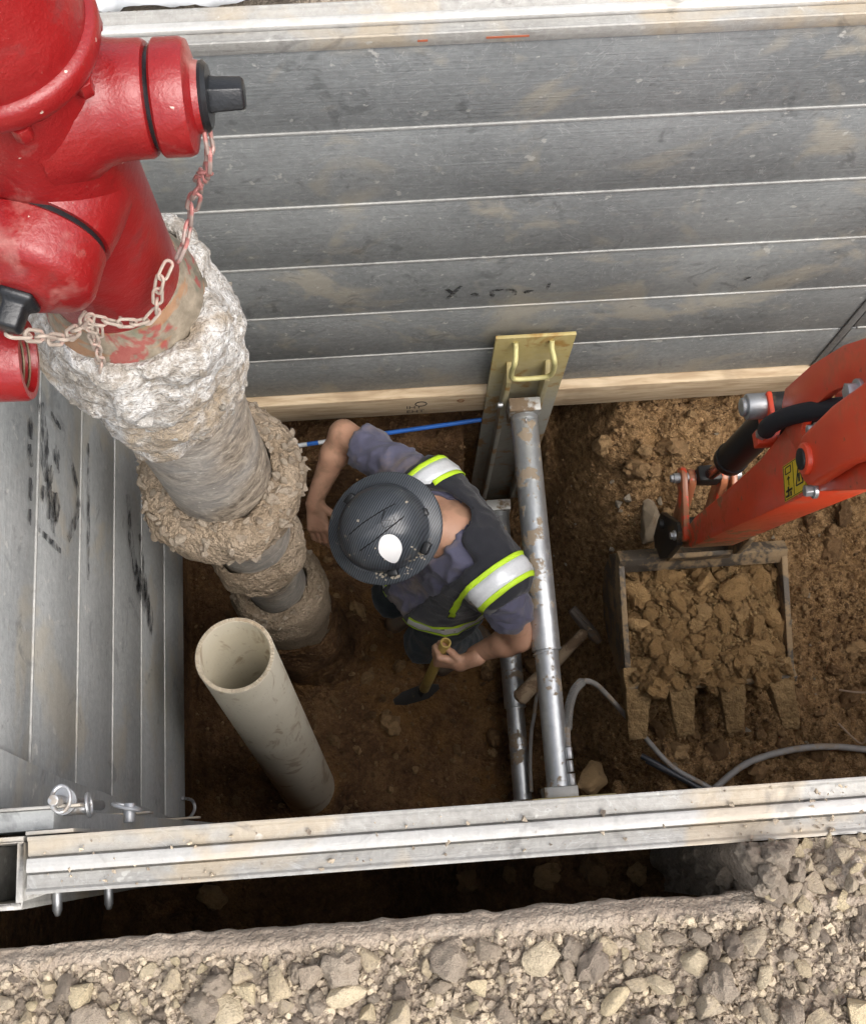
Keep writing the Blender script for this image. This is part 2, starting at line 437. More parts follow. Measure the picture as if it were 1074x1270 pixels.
# rubble strip behind the far panel
def far_z(x, y):
    P = np.stack([x, y, 0*x], -1)
    return -.045 + .03*fbm(P*6, 4, 41) + .012*(.4-worley(P*26, 6)) + .1*sstep(1.8, 3, y)
tag(link('far_ground', grid_mesh('far_ground', -1.6, 2.4, 1.585, 2.6, .016, far_z), M_EARTH), kind='structure')
mb = MB(); mb.raw([(-far,2.58,0),(far,2.58,0),(far,far,0),(-far,far,0)], [(0,1,2,3)])
mb.raw([(-far,1.6,-.03),(-1.58,1.6,-.03),(-1.58,2.58,0),(-far,2.58,0)], [(0,1,2,3)]); mb.raw([(2.38,1.6,-.03),(far,1.6,-.03),(far,2.58,0),(2.38,2.58,0)], [(0,1,2,3)])
tag(mb.build('distant_ground', M_EARTH, smooth=False), kind='structure')
# undisturbed earth behind the panels
for lo, hi in (((-1.2, 1.60, -1.9), (3.4, 2.0, -.09)), ((-1.2, -.5, -1.9), (-.80, 1.60, -.09)), ((-1.2, -.80, -3.1), (3.4, -.34, -.05))):
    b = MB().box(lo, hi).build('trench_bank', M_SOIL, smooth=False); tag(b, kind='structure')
# loose backfill in the slot between near panel and ground edge
def back_z(x, y):
    P = np.stack([x, y, 0*x], -1)
    return -1.15 + .62*sstep(-.1, .4, x) + .40*sstep(.48, .66, x + .3*(y+.08)) + .05*fbm(P*9, 3, 51) + .03*(.4-worley(P*22, 7)) - .1*sstep(-.5,-.75,x)
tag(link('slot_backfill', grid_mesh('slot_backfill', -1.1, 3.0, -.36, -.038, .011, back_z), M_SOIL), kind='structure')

# ------------------------------------------------------------------ stone and clod shapes
def hull_mesh(name, n, sq, seed, bev=.06, rough=0.0):
    g = np.random.default_rng(seed); p = g.normal(size=(n, 3)); p /= np.linalg.norm(p, axis=1)[:, None]
    p *= g.uniform(.78, 1.05, (n, 1)); p *= np.array(sq)*.5
    bm = bmesh.new()
    for q in p: bm.verts.new(q)
    r = bmesh.ops.convex_hull(bm, input=bm.verts)
    bmesh.ops.delete(bm, geom=[v for v in bm.verts if not v.link_faces], context='VERTS')
    bmesh.ops.dissolve_limit(bm, angle_limit=R(14), verts=bm.verts, edges=bm.edges)
    if bev: bmesh.ops.bevel(bm, geom=list(bm.edges), offset=bev, segments=1, profile=.5, affect='EDGES', clamp_overlap=True)
    bmesh.ops.triangulate(bm, faces=bm.faces)
    if rough:
        bmesh.ops.subdivide_edges(bm, edges=list(bm.edges), cuts=2, use_grid_fill=True); bmesh.ops.triangulate(bm, faces=bm.faces)
        for v in bm.verts: v.co += Vector(v.co).normalized()*rough*float(fbm(np.array([[*(v.co*4)]])+seed, 3, seed)[0])
    me = bpy.data.meshes.new(name); bm.to_mesh(me); bm.free()
    me.polygons.foreach_set('use_smooth', [True]*len(me.polygons)); me.set_sharp_from_angle(angle=R(28)); return me
def clod_mesh(name, seed, sub=2, sq=(1, .85, .7), amp=.28, hf=.0):
    bm = bmesh.new(); bmesh.ops.create_icosphere(bm, subdivisions=sub, radius=.5)
    P = np.array([v.co for v in bm.verts]); d = 1 + amp*fbm(P*3+seed*3.1, 3, seed) - .25*np.maximum(0, worley(P*3.2+seed, seed)-.5) + hf*fbm(P*9+seed, 3, seed+7) - hf*1.2*np.maximum(0, worley(P*7+seed, seed+2)-.45)
    for v, k in zip(bm.verts, d): v.co = Vector((v.co.x*sq[0], v.co.y*sq[1], v.co.z*sq[2]))*float(k)
    me = bpy.data.meshes.new(name); bm.to_mesh(me); bm.free()
    me.polygons.foreach_set('use_smooth', [True]*len(me.polygons)); me.set_sharp_from_angle(angle=R(35)); return me
STONES = [hull_mesh('stone', 15, (1, g, h), 100+i) for i, (g, h) in enumerate([(.8,.6),(.9,.7),(.6,.5),(.75,.45),(.95,.8),(.55,.55),(.85,.5),(.7,.7),(.65,.4),(.9,.55)])]
CLODS = [clod_mesh('clod', 30+i, 3, (1, random.uniform(.7, .95), random.uniform(.6, .85)), .7, .16) for i in range(10)]
def tri_arrays(me):
    V = np.array([v.co for v in me.vertices]); F = np.array([p.vertices[:] for p in me.polygons if len(p.vertices) == 3]); return V, F
SMALL = [tri_arrays(hull_mesh('s', 8, (1, g, h), 300+i, 0)) for i, (g, h) in enumerate([(.8,.6),(.9,.7),(.6,.6),(.75,.5),(.95,.8),(.7,.7)])]
CRUMB = [tri_arrays(clod_mesh('s', 60+i, 1)) for i in range(5)]
def rand_rot(g):
    q = g.normal(size=4); q /= np.linalg.norm(q); w, x, y, z = q
    return np.array([[1-2*(y*y+z*z),2*(x*y-z*w),2*(x*z+y*w)],[2*(x*y+z*w),1-2*(x*x+z*z),2*(y*z-x*w)],[2*(x*z-y*w),2*(y*z+x*w),1-2*(x*x+y*y)]])
def scatter_mesh(name, P, S, kinds, mat, seed, parent=None, smooth=False):
    g = np.random.default_rng(seed); VV = []; FF = []; o = 0
    for p, s in zip(P, S):
        V, F = kinds[g.integers(len(kinds))]
        VV.append((V*s)@rand_rot(g).T + p); FF.append(F+o); o += len(V)
    me = fast_mesh(name, np.concatenate(VV), np.concatenate(FF), smooth)
    me.materials.append(mat); ob = link(name, me, None, parent); ob['kind'] = 'stuff'; return ob
def piece(name, me, mat, loc, size, parent, g, flat=False, stretch=None):
    o = bpy.data.objects.new(name, me); COL.objects.link(o)
    if mat and not me.materials: me.materials.append(mat)
    o.location = loc; o.scale = stretch or (size*g.uniform(.85, 1.15), size*g.uniform(.85, 1.15), size*g.uniform(.8, 1.1))
    o.rotation_euler = (g.uniform(-.5, .5), g.uniform(-.5, .5), g.uniform(0, 6.28)) if flat else tuple(g.uniform(0, 6.28, 3))
    if parent is not None: o.parent = parent
    return o
def relax_scatter(g, n, box, rmin, rmax, power=2.0, keep_fn=None, tries=60, over=.85):
    out = []
    rad = np.sort(rmin + (rmax-rmin)*g.uniform(0, 1, n)**power)[::-1]
    P = np.zeros((0, 3))
    for r in rad:
        for _ in range(tries):
            x = g.uniform(box[0], box[1]); y = g.uniform(box[2], box[3])
            if keep_fn and not keep_fn(x, y): continue
            if len(P) and (np.hypot(P[:, 0]-x, P[:, 1]-y) < over*(P[:, 2]+r)).any(): continue
            P = np.vstack([P, (x, y, r)]); break
    return P
# --- gravel on the near ground
g = np.random.default_rng(12)
BIG = [(.182, -.186, .060, 1, 'large pale beige angular stone lying in the middle of the gravel'),
       (-.114, -.216, .062, 4, 'large yellowish rounded stone in the gravel, left of the middle'),
       (.363, -.240, .058, 3, 'tall tan angular stone at the bottom edge of the gravel, right of the middle'),
       (.418, -.208, .054, 8, 'pale wedge-shaped stone leaning beside the tall tan stone'),
       (.562, -.083, .046, 7, 'round tan stone on the rubble heap beside the near panel'),
       (-.290, -.228, .055, 0, 'flat brown-grey stone at the bottom edge of the gravel, left'),
       (-.412, -.164, .032, 9, 'small flat yellow stone near the left end of the gravel'),
       (.524, -.240, .050, 6, 'broad cracked tan stone near the right end of the gravel')]
def free_of_big(x, y): return all(math.hypot(x-b[0], y-b[1]) > b[2]*.62 for b in BIG)
M_BIGR = mat_rock('tan_rock', [(.1, (.50, .42, .29)), (.5, (.56, .47, .33)), (.9, (.62, .52, .36))], 60)
for x, y, s, k, lab in BIG:
    me = hull_mesh('rock', 18, (1, (.8,.9,.62,.55)[k % 4], .6), 500+k, .05, .05); me.materials.append(M_BIGR); s *= 1.15
    o = piece('rock', me, None, (x, y, s*.22 + (.0 if y < -.1 else .01)), s, None, g, True)
    o.rotation_euler.x *= .5; o.rotation_euler.y *= .5
    tag(o, lab, 'rock', 'large rocks among the gravel')
M_GCLOD = mat_rock('dry_clod', [(.15, (.26, .21, .165)), (.5, (.35, .29, .225)), (.9, (.43, .36, .28))], 40)
GCL = [clod_mesh('clod', 230+i, 3, (1, .85, .75), .55, .12) for i in range(6)]
for m in GCL: m.materials.append(M_GCLOD)
pts = relax_scatter(g, 300, (-.72, .82, -.37, -.150), .0080, .030, 3.0, free_of_big, over=.74)
for x, y, r in pts:
    if y > -.165 and r > .011: y -= .02
    if g.uniform() < .38: piece('clod', GCL[g.integers(len(GCL))], None, (x, y, .006 + r*.35), r*2.5, ground, g)
    else: piece('stone', STONES[g.integers(len(STONES))], M_GRAVEL, (x, y, .008 + r*.45), r*2.3, ground, g, True)
n = 12500
X = g.uniform(-.85, .95, n); Y = g.uniform(-.42, -.136, n); S = .0035 + .015*g.uniform(0, 1, n)**1.8
kp = (Y < -.150 - .01*fbm(np.stack([X*9, Y*9, 0*X], -1), 2, 3)) | (g.uniform(0, 1, n) < .12)
X, Y, S = X[kp], Y[kp], S[kp]
scatter_mesh('gravel', np.stack([X, Y, ground_z(X, Y) + S*.25], -1), S*1.3, SMALL + CRUMB, M_PEBBLE, 5, ground)
n = 9000
X = g.uniform(-1.6, 1.8, n); Y = g.uniform(-1.25, -.36, n); S = .008 + .035*g.uniform(0, 1, n)**2.5
scatter_mesh('gravel', np.stack([X, Y, ground_z(X, Y) + S*.2], -1), S*1.2, SMALL, M_PEBBLE, 6, ground)
# rubble heap that bridges the slot at the right
heap = tag(empty('rubble_heap', (.68, -.08, -.05)), 'heap of stony rubble spilling into the slot beside the near panel', 'rubble heap')
def heap_z(x, y):
    P = np.stack([x, y, 0*x], -1)
    return np.maximum(-1.3, .030 - 9*np.maximum(0, .545 + .05*fbm(P*16, 2, 4) - x) + .03*fbm(P*13, 3, 8) + .08*(.4-worley(P*20, 3)) + .02*(.4-worley(P*60, 3)))
ob = link('heap_earth', grid_mesh('heap_earth', .42, 1.4, -.135, -.043, .006, heap_z), M_GROUND); keep(ob, heap)
hp = relax_scatter(g, 190, (.54, 1.0, -.145, -.045), .006, .021, 1.6, lambda x, y: math.hypot(x-.562, y+.083) > .028, over=.66)
for x, y, r in hp:
    o = piece('stone', STONES[g.integers(len(STONES))], M_GRAVEL, (x, y, float(heap_z(np.array(x), np.array(y))) + r*.4), r*2.3, None, g, True); keep(o, heap)
for i in range(60):
    x = g.uniform(.46, .60); y = g.uniform(-.13, -.048); s = g.uniform(.015, .045)
    o = piece('clod', GCL[i % len(GCL)], None, (x, y, float(heap_z(np.array(x), np.array(y))) + s*.2), s, None, g); keep(o, heap)
# stones caught deep in the slot
for i, (x, y, z, s) in enumerate([(.28,-.095,-.62,.07),(.21,-.09,-.72,.05),(.36,-.09,-.52,.06),(-.5,-.1,-1.1,.07),(.44,-.1,-.48,.05),(.12,-.1,-.85,.06)]):
    o = piece('clod', CLODS[i], M_CLOD, (x, y, z), s, None, g, True); o.parent = bpy.data.objects['slot_backfill']
# --- clods on the trench floor
def fits(x, y): return not (y > 1.36 and x < .7) and not (.72 < x < 1.45 and .42 < y < 1.0)
cp = relax_scatter(g, 296, (-.75, 1.8, .10, 1.47), .010, .050, 1.9, fits, over=.70)
for x, y, r in cp:
    if x < .35 and r > .02 and g.uniform() < .7: r *= .5
    piece('clod', CLODS[g.integers(len(CLODS))], M_CLOD, (x, y, float(soil_z(np.array(x), np.array(y))) + r*.05), r*2.4, trench, g)
n = 9000
X = g.uniform(-.9, 2.1, n); Y = g.uniform(.03, 1.5, n); S = .004 + .016*g.uniform(0, 1, n)**2.2
kp = g.uniform(0, 1, n) < (.35 + .65*sstep(.35, .8, X)); X, Y, S = X[kp], Y[kp], S[kp]
scatter_mesh('soil_crumbs', np.stack([X, Y, soil_z(X, Y) + S*.2], -1), S*1.2, CRUMB, M_CRUMB, 9, trench, True)
pale = mat_rock('pale_chip', [(.1, (.24, .19, .13)), (.6, (.34, .28, .2)), (.9, (.44, .38, .3))])
PALE = [m.copy() for m in STONES[:5]]
for m in PALE: m.materials.clear(); m.materials.append(pale)
for i in range(70):
    x = g.uniform(.6, 1.7); y = g.uniform(.15, 1.42); s = .010 + .035*g.uniform()**2.5
    if not fits(x, y): continue
    piece('stone', PALE[i % 5], None, (x, y, float(soil_z(np.array(x), np.array(y))) + s*.2), s, trench, g, True)
o = piece('boulder', hull_mesh('boulder', 20, (1, .55, .6), 77, .08, .06), mat_plain('boulder_stone', (.24, .19, .13), .9, dirt=.8, dcol=(.2, .13, .07)), (.99, 1.12, -2.29), .24, None, g, True)
o.rotation_euler = (0, 0, 1.5); tag(o, 'half buried pale boulder in the soil behind the bucket', 'rock')
o = piece('boulder', hull_mesh('boulder', 20, (1, .8, .6), 78, .08, .06), mat_plain('boulder_ochre', (.33, .22, .11), .9, dirt=.6, dcol=(.2, .13, .07)), (.70, .17, -2.62), .2, None, g, True)
tag(o, 'ochre lump of rock right of the strut ends beside the near panel', 'rock')

# ================================================================== TRENCH PANELS
PL = .30
def panel_rail(p, L0, L1, y0, y1, axis='x', name='top_rail'):
    # extruded cap: a base with a raised centre band and a lip on each edge
    w = y1-y0
    prof = [(0,-.03),(0,.004),(.06,.004),(.10,0),(.34,-.002),(.345,-.010),(.65,-.010),(.655,-.004),(.90,-.001),(.94,.004),(1,.004),(1,-.03)]
    P = [(y0 + a*w, z) for a, z in prof]
    to3 = (lambda a, b, t: (t, a, b)) if axis == 'x' else (lambda a, b, t: (a, t, b))
    c0, c1 = y0+.375*w, y0+.62*w; C_ = [(c0,-.012),(c0,.006),(c0+.1*w,.008),(c1,.005),(c1,-.012)]
    keep(MB().prism(C_, to3, L0+.001, L1-.001).build('rail_crown', M_CROWN, bev=.0012), p)
    return keep(MB().prism(P, to3, L0, L1).build(name, M_RAIL, bev=.0012), p)
# far panel: inner face y = 1.505
fp = empty('trench_panel', (.42, 1.54, -1.8), 'long grey aluminium trench panel of six boards across the far side', 'trench panel', 'aluminium trench panels')
FX0, FX1, FY, FT = -.70, 1.535, 1.505, .078
for k in range(6):
    keep(MB().box((FX0, FY, -PL*(k+1)+.004), (FX1, FY+FT, -PL*k-(.031 if k == 0 else .004))).build('board', M_ALU, bev=.003), fp)
    if k:
        keep(MB().box((FX0+.003, FY-.0030, -PL*k-.0038), (FX1-.06, FY+.02, -PL*k+.0038)).build('seam', M_SEAM, bev=.001), fp)
panel_rail(fp, FX0, FX1, FY-.004, FY+FT+.004)
# end post of the far panel, on the right
keep(MB().prism([(1.508,-.035),(1.535,-.035),(1.535,-1.80),(1.508,-1.80)], lambda a, b, t: (a, t, b), FY-.006, FY-.001).build('end_plate', M_ALU, bev=.002), fp)
rp = empty('trench_panel', (2.2, 1.54, -1.8), 'grey panel beyond the joint at the right end of the far side', 'trench panel', 'aluminium trench panels')
for k in range(6):
    keep(MB().box((1.545, FY, -PL*(k+1)+.004), (2.9, FY+FT, -PL*k-(.031 if k == 0 else .004))).build('board', M_ALU, bev=.003), rp)
    if k: keep(MB().box((1.56, FY-.0035, -PL*k-.0045), (2.88, FY+.02, -PL*k+.0045)).build('seam', M_SEAM, bev=.001), rp)
panel_rail(rp, 1.545, 2.9, FY-.004, FY+FT+.004)
# left panel: inner face x = -.697
lp = empty('trench_panel', (-.73, .8, -1.8), 'scuffed light grey panel with black paint marks down the left side', 'trench panel', 'aluminium trench panels')
LXF = -.697
for k in range(6):
    keep(MB().box((LXF-.078, .095, -PL*(k+1)+.004), (LXF, 1.497, -PL*k-(.031 if k == 0 else .004))).build('board', M_ALUL, bev=.003), lp)
    if k: keep(MB().box((LXF-.02, .10, -PL*k-.0035), (LXF+.0025, 1.49, -PL*k+.0028)).build('seam', M_SEAM, bev=.001), lp)
panel_rail(lp, .095, 1.497, LXF-.082, LXF+.004, 'y')
keep(MB().prism([(.10,-.035),(.205,-.035),(.167,-.467),(.143,-.948),(.104,-1.65),(.10,-1.79)], lambda a, b, t: (t, a, b), LXF+.004, LXF+.009).build('end_plate', M_ALUL, bev=.001), lp)
# black marker strokes on the left panel: (y, z) paths
M_PAINT = None
t = NT('black_marker'); t.base((.018, .02, .024)); t.rough(.7)
tr = t.node('ShaderNodeBsdfTransparent'); mx = t.node('ShaderNodeMixShader')
t.l(t.ramp(t.noise(32, 4, .7, t.coord((1, .6, 1.6))), [(.42, 0), (.60, .85)]), mx.inputs[0]); t.l(tr.outputs[0], mx.inputs[1]); t.l(t.p.outputs[0], mx.inputs[2]); t.l(mx.outputs[0], t.n['Material Output'].inputs['Surface'])
M_PAINT = t.m
def stroke(path, w, nm='paint_mark', parent=lp, to3=lambda a, b: (LXF+.0045, a, b), seed=0):
    P = [Vector((a, b, 0)) for a, b in path]
    if len(P) == 2: P = [P[0], (P[0]+P[1])/2, P[1]]
    S = smooth_path(P, 6); gg = np.random.default_rng(seed); V = []
    for i, p in enumerate(S):
        d = (S[min(i+1, len(S)-1)] - S[max(i-1, 0)]).normalized(); nrm = Vector((-d.y, d.x, 0))
        ww = w*(.55+.45*math.sin(math.pi*(i+.6)/(len(S)+.2)))*gg.uniform(.75, 1.2)
        V += [p+nrm*ww, p-nrm*ww]
    n = len(S); mb = MB().raw([to3(v.x, v.y) for v in V], [(2*i, 2*i+2, 2*i+3, 2*i+1) for i in range(n-1)])
    return keep(mb.build(nm, M_PAINT), parent)
for i, (pa, w) in enumerate([([(.849,-.232),(.803,-.243)],.016),([(.79,-.233),(.748,-.249)],.015),([(.725,-.243),(.68,-.252)],.015),([(.662,-.247),(.632,-.257)],.015),
    ([(.905,-.36),(.895,-.43)],.008),([(.90,-.294),(.842,-.325),(.79,-.329),(.749,-.345)],.030),([(.84,-.39),(.80,-.432)],.024),([(.70,-.345),(.705,-.39),(.735,-.426)],.038),
    ([(.735,-.33),(.70,-.335)],.03),([(.69,-.38),(.655,-.42)],.024),([(.846,-.517),(.77,-.572),(.667,-.499)],.017),([(.636,-.301),(.629,-.45)],.010),
    ([(.938,-.641),(.80,-.65),(.614,-.658)],.014),([(.93,-1.02),(.80,-1.07),(.70,-1.16)],.03),([(.74,-1.10),(.697,-1.226),(.62,-1.32)],.05),([(.86,-1.16),(.74,-1.22),(.66,-1.28)],.03),([(.70,-.41),(.74,-.36),(.79,-.38)],.02)]):
    stroke(pa, w*.85, seed=i)
ff = lambda a, b: (a, FY-.004, b)
for i, (pa, w) in enumerate([([(.19,-1.05),(.24,-1.13)],.010),([(.24,-1.05),(.20,-1.13)],.010),([(.275,-1.10),(.29,-1.125)],.018),([(.33,-1.09),(.335,-1.13)],.010),([(.33,-1.088),(.395,-1.092)],.010),([(.395,-1.09),(.40,-1.125)],.010),([(.425,-1.108),(.46,-1.112)],.016),([(.495,-1.06),(.49,-1.10)],.008),([(1.06,-1.13),(1.09,-1.09)],.006)]):
    stroke(pa, w*.7, parent=fp, to3=ff, seed=50+i)
orange_paint = mat_plain('orange_paint', (.42, .12, .06), .8)
for x0, x1 in ((.245, .330), (.11, .13)):
    keep(MB().box((x0, FY-.0052, -.016), (x1, FY-.0042, -.011)).build('orange_scuff', orange_paint), fp)
# near panel
npn = empty('trench_panel', (.3, 0, -1.8), 'near panel whose pale ridged top rail crosses the picture below the worker', 'trench panel', 'aluminium trench panels')
for k in range(6):
    keep(MB().box((-.60, -.037, -PL*(k+1)+.004), (2.6, .042, -PL*k-(.031 if k == 0 else .004))).build('board', M_ALU, bev=.003), npn)
panel_rail(npn, -.60, 2.6, -.041, .046)
# corner post with sockets, between left and near panel
M_ZINC = mat_plain('zinc', (.46, .47, .48), .42, .75, .25, 40, .0005, dirt=.6, dirt_t=.56, dscale=18, dcol=(.3, .24, .17))
cp_ = empty('corner_post', (-.66, 0, -1.8), 'square hollow corner post at the left end of the near panel', 'corner post')
def hollow(x0, x1, y0, y1, z0, z1, w, nm, m, p):
    o = MB(); o.box((x0,y0,z0),(x1,y0+w,z1)); o.box((x0,y1-w,z0),(x1,y1,z1)); o.box((x0,y0+w,z0),(x0+w,y1-w,z1)); o.box((x1-w,y0+w,z0),(x1,y1-w,z1))
    return keep(o.build(nm, m, bev=.0015), p)
hollow(-.715, -.608, -.062, .048, -1.8, -.006, .010, 'post_tube', M_RAIL, cp_)
keep(MB().box((-.605, .0485, -1.8), (-.53, .0545, -.004)).build('post_flange', M_RAIL, bev=.001), cp_)
keep(MB().box((-.70, .056, -1.8), (-.575, .088, -.05)).build('post_web', M_ALUL, bev=.002), cp_)
for z in (-.04, -.55, -1.1):                      # hinge lugs
    keep(MB().box((-.69, .0885, z-.03), (-.53, .094, z)).build('hinge_lug', M_RAIL, bev=.002), cp_)
def ring_pts(c, r, ax, n=20, sq=1.0):
    u, w, d = basis(ax); return [Vector(c) + u*math.cos(2*math.pi*i/n)*r + w*math.sin(2*math.pi*i/n)*r*sq for i in range(n)]
PINL = ['upright galvanised pin with a ring through its head at the panel corner', 'horizontal galvanised pin with ring beside the upright corner pin', 'small galvanised pin half hidden behind the near rail, right of the corner']
pin = empty('locking_pin', (-.565, .118, -.30), PINL[0], 'pin', 'galvanised locking pins')
keep(MB().cyl((-.565, .100, -.30), (-.565, .100, -.01), .009).build('shank', M_ZINC, bev=.002), pin)
keep(MB().tube(ring_pts((-.560, .102, -.035), .021, (.1, .1, 1), 24, .7), .0035, 8, True).build('pull_ring', M_ZINC), pin)
keep(MB().cyl((-.565, .100, -.070), (-.565, .100, -.064), .022).build('washer', M_ZINC), pin)
pin = empty('locking_pin', (-.545, .09, -.10), PINL[1], 'pin', 'galvanised locking pins')
keep(MB().cyl((-.595, .088, -.10), (-.530, .088, -.10), .010).build('shank', M_ZINC, bev=.002), pin)
keep(MB().cyl((-.598, .088, -.10), (-.590, .088, -.10), .014, n=6).build('head', M_ZINC, bev=.001), pin)
keep(MB().tube(ring_pts((-.530, .092, -.09), .018, (1, .1, 0), 24, .8), .0035, 8, True).build('pull_ring', M_ZINC), pin)
pin = empty('locking_pin', (-.47, .075, -.12), PINL[2], 'pin', 'galvanised locking pins')
keep(MB().cyl((-.47, .06, -.12), (-.47, .092, -.12), .010).build('shank', M_ZINC, bev=.002), pin)
keep(MB().tube(ring_pts((-.47, .085, -.10), .024, (0.3, 1, .1), 20, .8), .003, 8, True).build('pull_ring', M_ZINC), pin)
for i, (x, z, lab) in enumerate([(-.70, -.10, 'bright bolt end under the corner post in the dark slot'), (-.60, -.16, 'middle of three bright bolt ends below the near panel'), (-.545, -.28, 'dim bolt end deepest of the three below the near panel')]):
    o = MB().cyl((x, -.043 if i else -.064, z), (x, -.074, z-.004), .010 if i == 0 else .008).cyl((x, -.074, z-.004), (x, -.082, z-.005), .009 if i == 0 else .007, .004).build('bolt', M_ZINC, bev=.001)
    tag(o, lab, 'bolt', 'bolts under the near panel')
# steel hook at the foot of the left panel
o = MB().tube(smooth_path([(-.69,.17,-1.72),(-.675,.165,-1.79),(-.668,.14,-1.80),(-.678,.115,-1.78),(-.69,.11,-1.75)], 6), .005, 8).build('lifting_loop', M_ZINC)
tag(o, 'small wire loop at the lower near corner of the left panel', 'loop')
# timber under the far panel
t = NT('pale_timber'); c = t.coord((1, 8, 8)); w = t.noise(6, 5, .6, c, .6)
col = t.ramp(w, [(.35, (.40, .29, .18)), (.5, (.52, .40, .26)), (.65, (.60, .48, .33))])
col = t.mix(t.ramp(t.noise(4, 4, .6), [(.55, 0), (.7, .5)]), col, (.22, .15, .09)); t.base(col); t.rough(.8); t.bump(w, .001, .6)
M_WOOD = t.m
tb = empty('timber_board', (.4, 1.52, -1.98), 'pale sawn timber board running under the foot of the far panel', 'timber')
keep(MB().box((-.695, 1.472, -1.965), (1.56, 1.585, -1.806)).build('plank', M_WOOD, bev=.004), tb)
M_INK = mat_plain('stamp_ink', (.03, .025, .02), .9)
def flat_text(txt, size, M, mat, nm, parent):
    cu = bpy.data.curves.new('t', 'FONT'); cu.body = txt; cu.size = size; cu.extrude = .0002; cu.align_x = 'CENTER'
    to = bpy.data.objects.new('t', cu); COL.objects.link(to); bpy.context.view_layer.update()
    me = bpy.data.meshes.new_from_object(to.evaluated_get(bpy.context.evaluated_depsgraph_get())); bpy.data.objects.remove(to)
    me.transform(M); o = link(nm, me, mat); return keep(o, parent)
MT = Matrix.Translation((.105, 1.4712, -1.905)) @ Matrix.Rotation(R(90), 4, 'X')
flat_text('IHT', .036, MT, M_INK, 'stamp_line', tb)
flat_text('EHT', .036, Matrix.Translation((.110, 1.4712, -1.945)) @ Matrix.Rotation(R(90), 4, 'X'), M_INK, 'stamp_line', tb)
keep(MB().tube(ring_pts((.13, 1.4715, -1.865), .020, (0, 1, 0), 20), .0022, 5, True).build('stamp_ring', M_INK), tb)
keep(MB().tube(ring_pts((.27, 1.4715, -1.855), .011, (0, 1, 0), 14), .003, 5, True).build('knot', mat_plain('knot_wood', (.22, .12, .06), .8)), tb)
# blue and white striped rod on the soil ledge
bw = empty('striped_rod', (-.05, 1.49, -2.25), 'blue and white striped rod lying on the soil ledge behind the worker', 'rod')
mbl = mat_plain('blue_plastic', (.03, .15, .55), .45, dirt=.4, dirt_t=.6); mwh = mat_plain('white_plastic', (.72, .74, .76), .5, dirt=.5, dirt_t=.58)
ra, rb = Vector((-.60, 1.455, -2.235)), Vector((.52, 1.475, -2.03)); n = 26
for i in range(n):
    a, b = ra.lerp(rb, i/n), ra.lerp(rb, (i+1)/n)
    white = i < 13 and i % 3 != 1
    keep(MB().cyl(a, b, .0085, n=14).build('white_band' if white else 'blue_band', mwh if white else mbl), bw)

# ================================================================== HYDRANT
HX, HY = -.396, .852
t = NT('hydrant_red'); c = t.coord(); fine = t.noise(240, 3, .6, c)
n = t.noise(6, 5, .6, c); col = t.mix(n, (.165, .004, .005), (.24, .007, .008))
chalk = t.ramp(t.math('ADD', t.math('MULTIPLY', t.noise(3.6, 5, .6, c, .6), .7), t.math('MULTIPLY', t.noise(22, 3, .6, c), .3)), [(.55, 0), (.64, .55)])
col = t.mix(chalk, col, (.40, .235, .20)); col = t.mix(t.ramp(fine, [(.68, 0), (.75, .3)]), col, (.40, .25, .2)); col = t.mix(t.ramp(t.noise(11, 4, .7, c, .8), [(.60, 0), (.68, .6)]), col, (.15, .02, .02)); chip = t.ramp(t.noise(38, 3, .5, c), [(.715, 0), (.735, .85)]); col = t.mix(chip, col, (.55, .48, .40))
t.base(col); t.rough(t.math('ADD', t.math('MULTIPLY', chalk, .35), .36)); t.bump(t.math('ADD', t.noise(45, 4, .6, c), t.math('MULTIPLY', fine, .25)), .0035, .6)
t.p.inputs['Coat Weight'].default_value = .12; t.p.inputs['Coat Roughness'].default_value = .18
M_RED = t.m
M_BLACK = mat_plain('black_cast_iron', (.016, .017, .019), .3, .3, .3, 30, .001, dirt=.5, dirt_t=.68, dcol=(.35, .3, .27))
M_MUDP = mat_plain('muddy_iron', (.20, .165, .13), .85, 0, .35, 30, .003, dirt=.8, dirt_t=.5, dscale=9, dcol=(.33, .27, .2))
hy = empty('fire_hydrant', (HX, HY, -2.6), 'weathered red fire hydrant with black cap nuts above its dug-out riser', 'fire hydrant')
V = lambda x, y, z: (HX+x, HY+y, z)
# upper barrel and bonnet
keep(MB().lathe([(.100,.26),(.100,.30),(.100,.42),(.100,.52),(.100,.60),(.100,.72),(.098,.80),(.096,.84),(.096,.86)], V(0,0,0), n=64).build('barrel', M_RED), hy)
keep(MB().lathe([(.090,.815),(.110,.82),(.118,.826),(.120,.834),(.120,.850),(.116,.856),(.110,.858),(.110,.885),(.106,.90),(.095,.945),(.09,.985),(.05,1.01),(.03,1.015),(.03,1.06),(0.0,1.06)], V(0,0,0), n=64).build('bonnet', M_RED), hy)
for i in range(8):
    a = i*math.pi/4+.3; p = Vector(V(.108*math.cos(a), .108*math.sin(a), 0))
    keep(MB().cyl(p+Vector((0,0,.80)), p+Vector((0,0,.82)), .011, n=6).build('flange_nut', M_RED, bev=.001), hy)
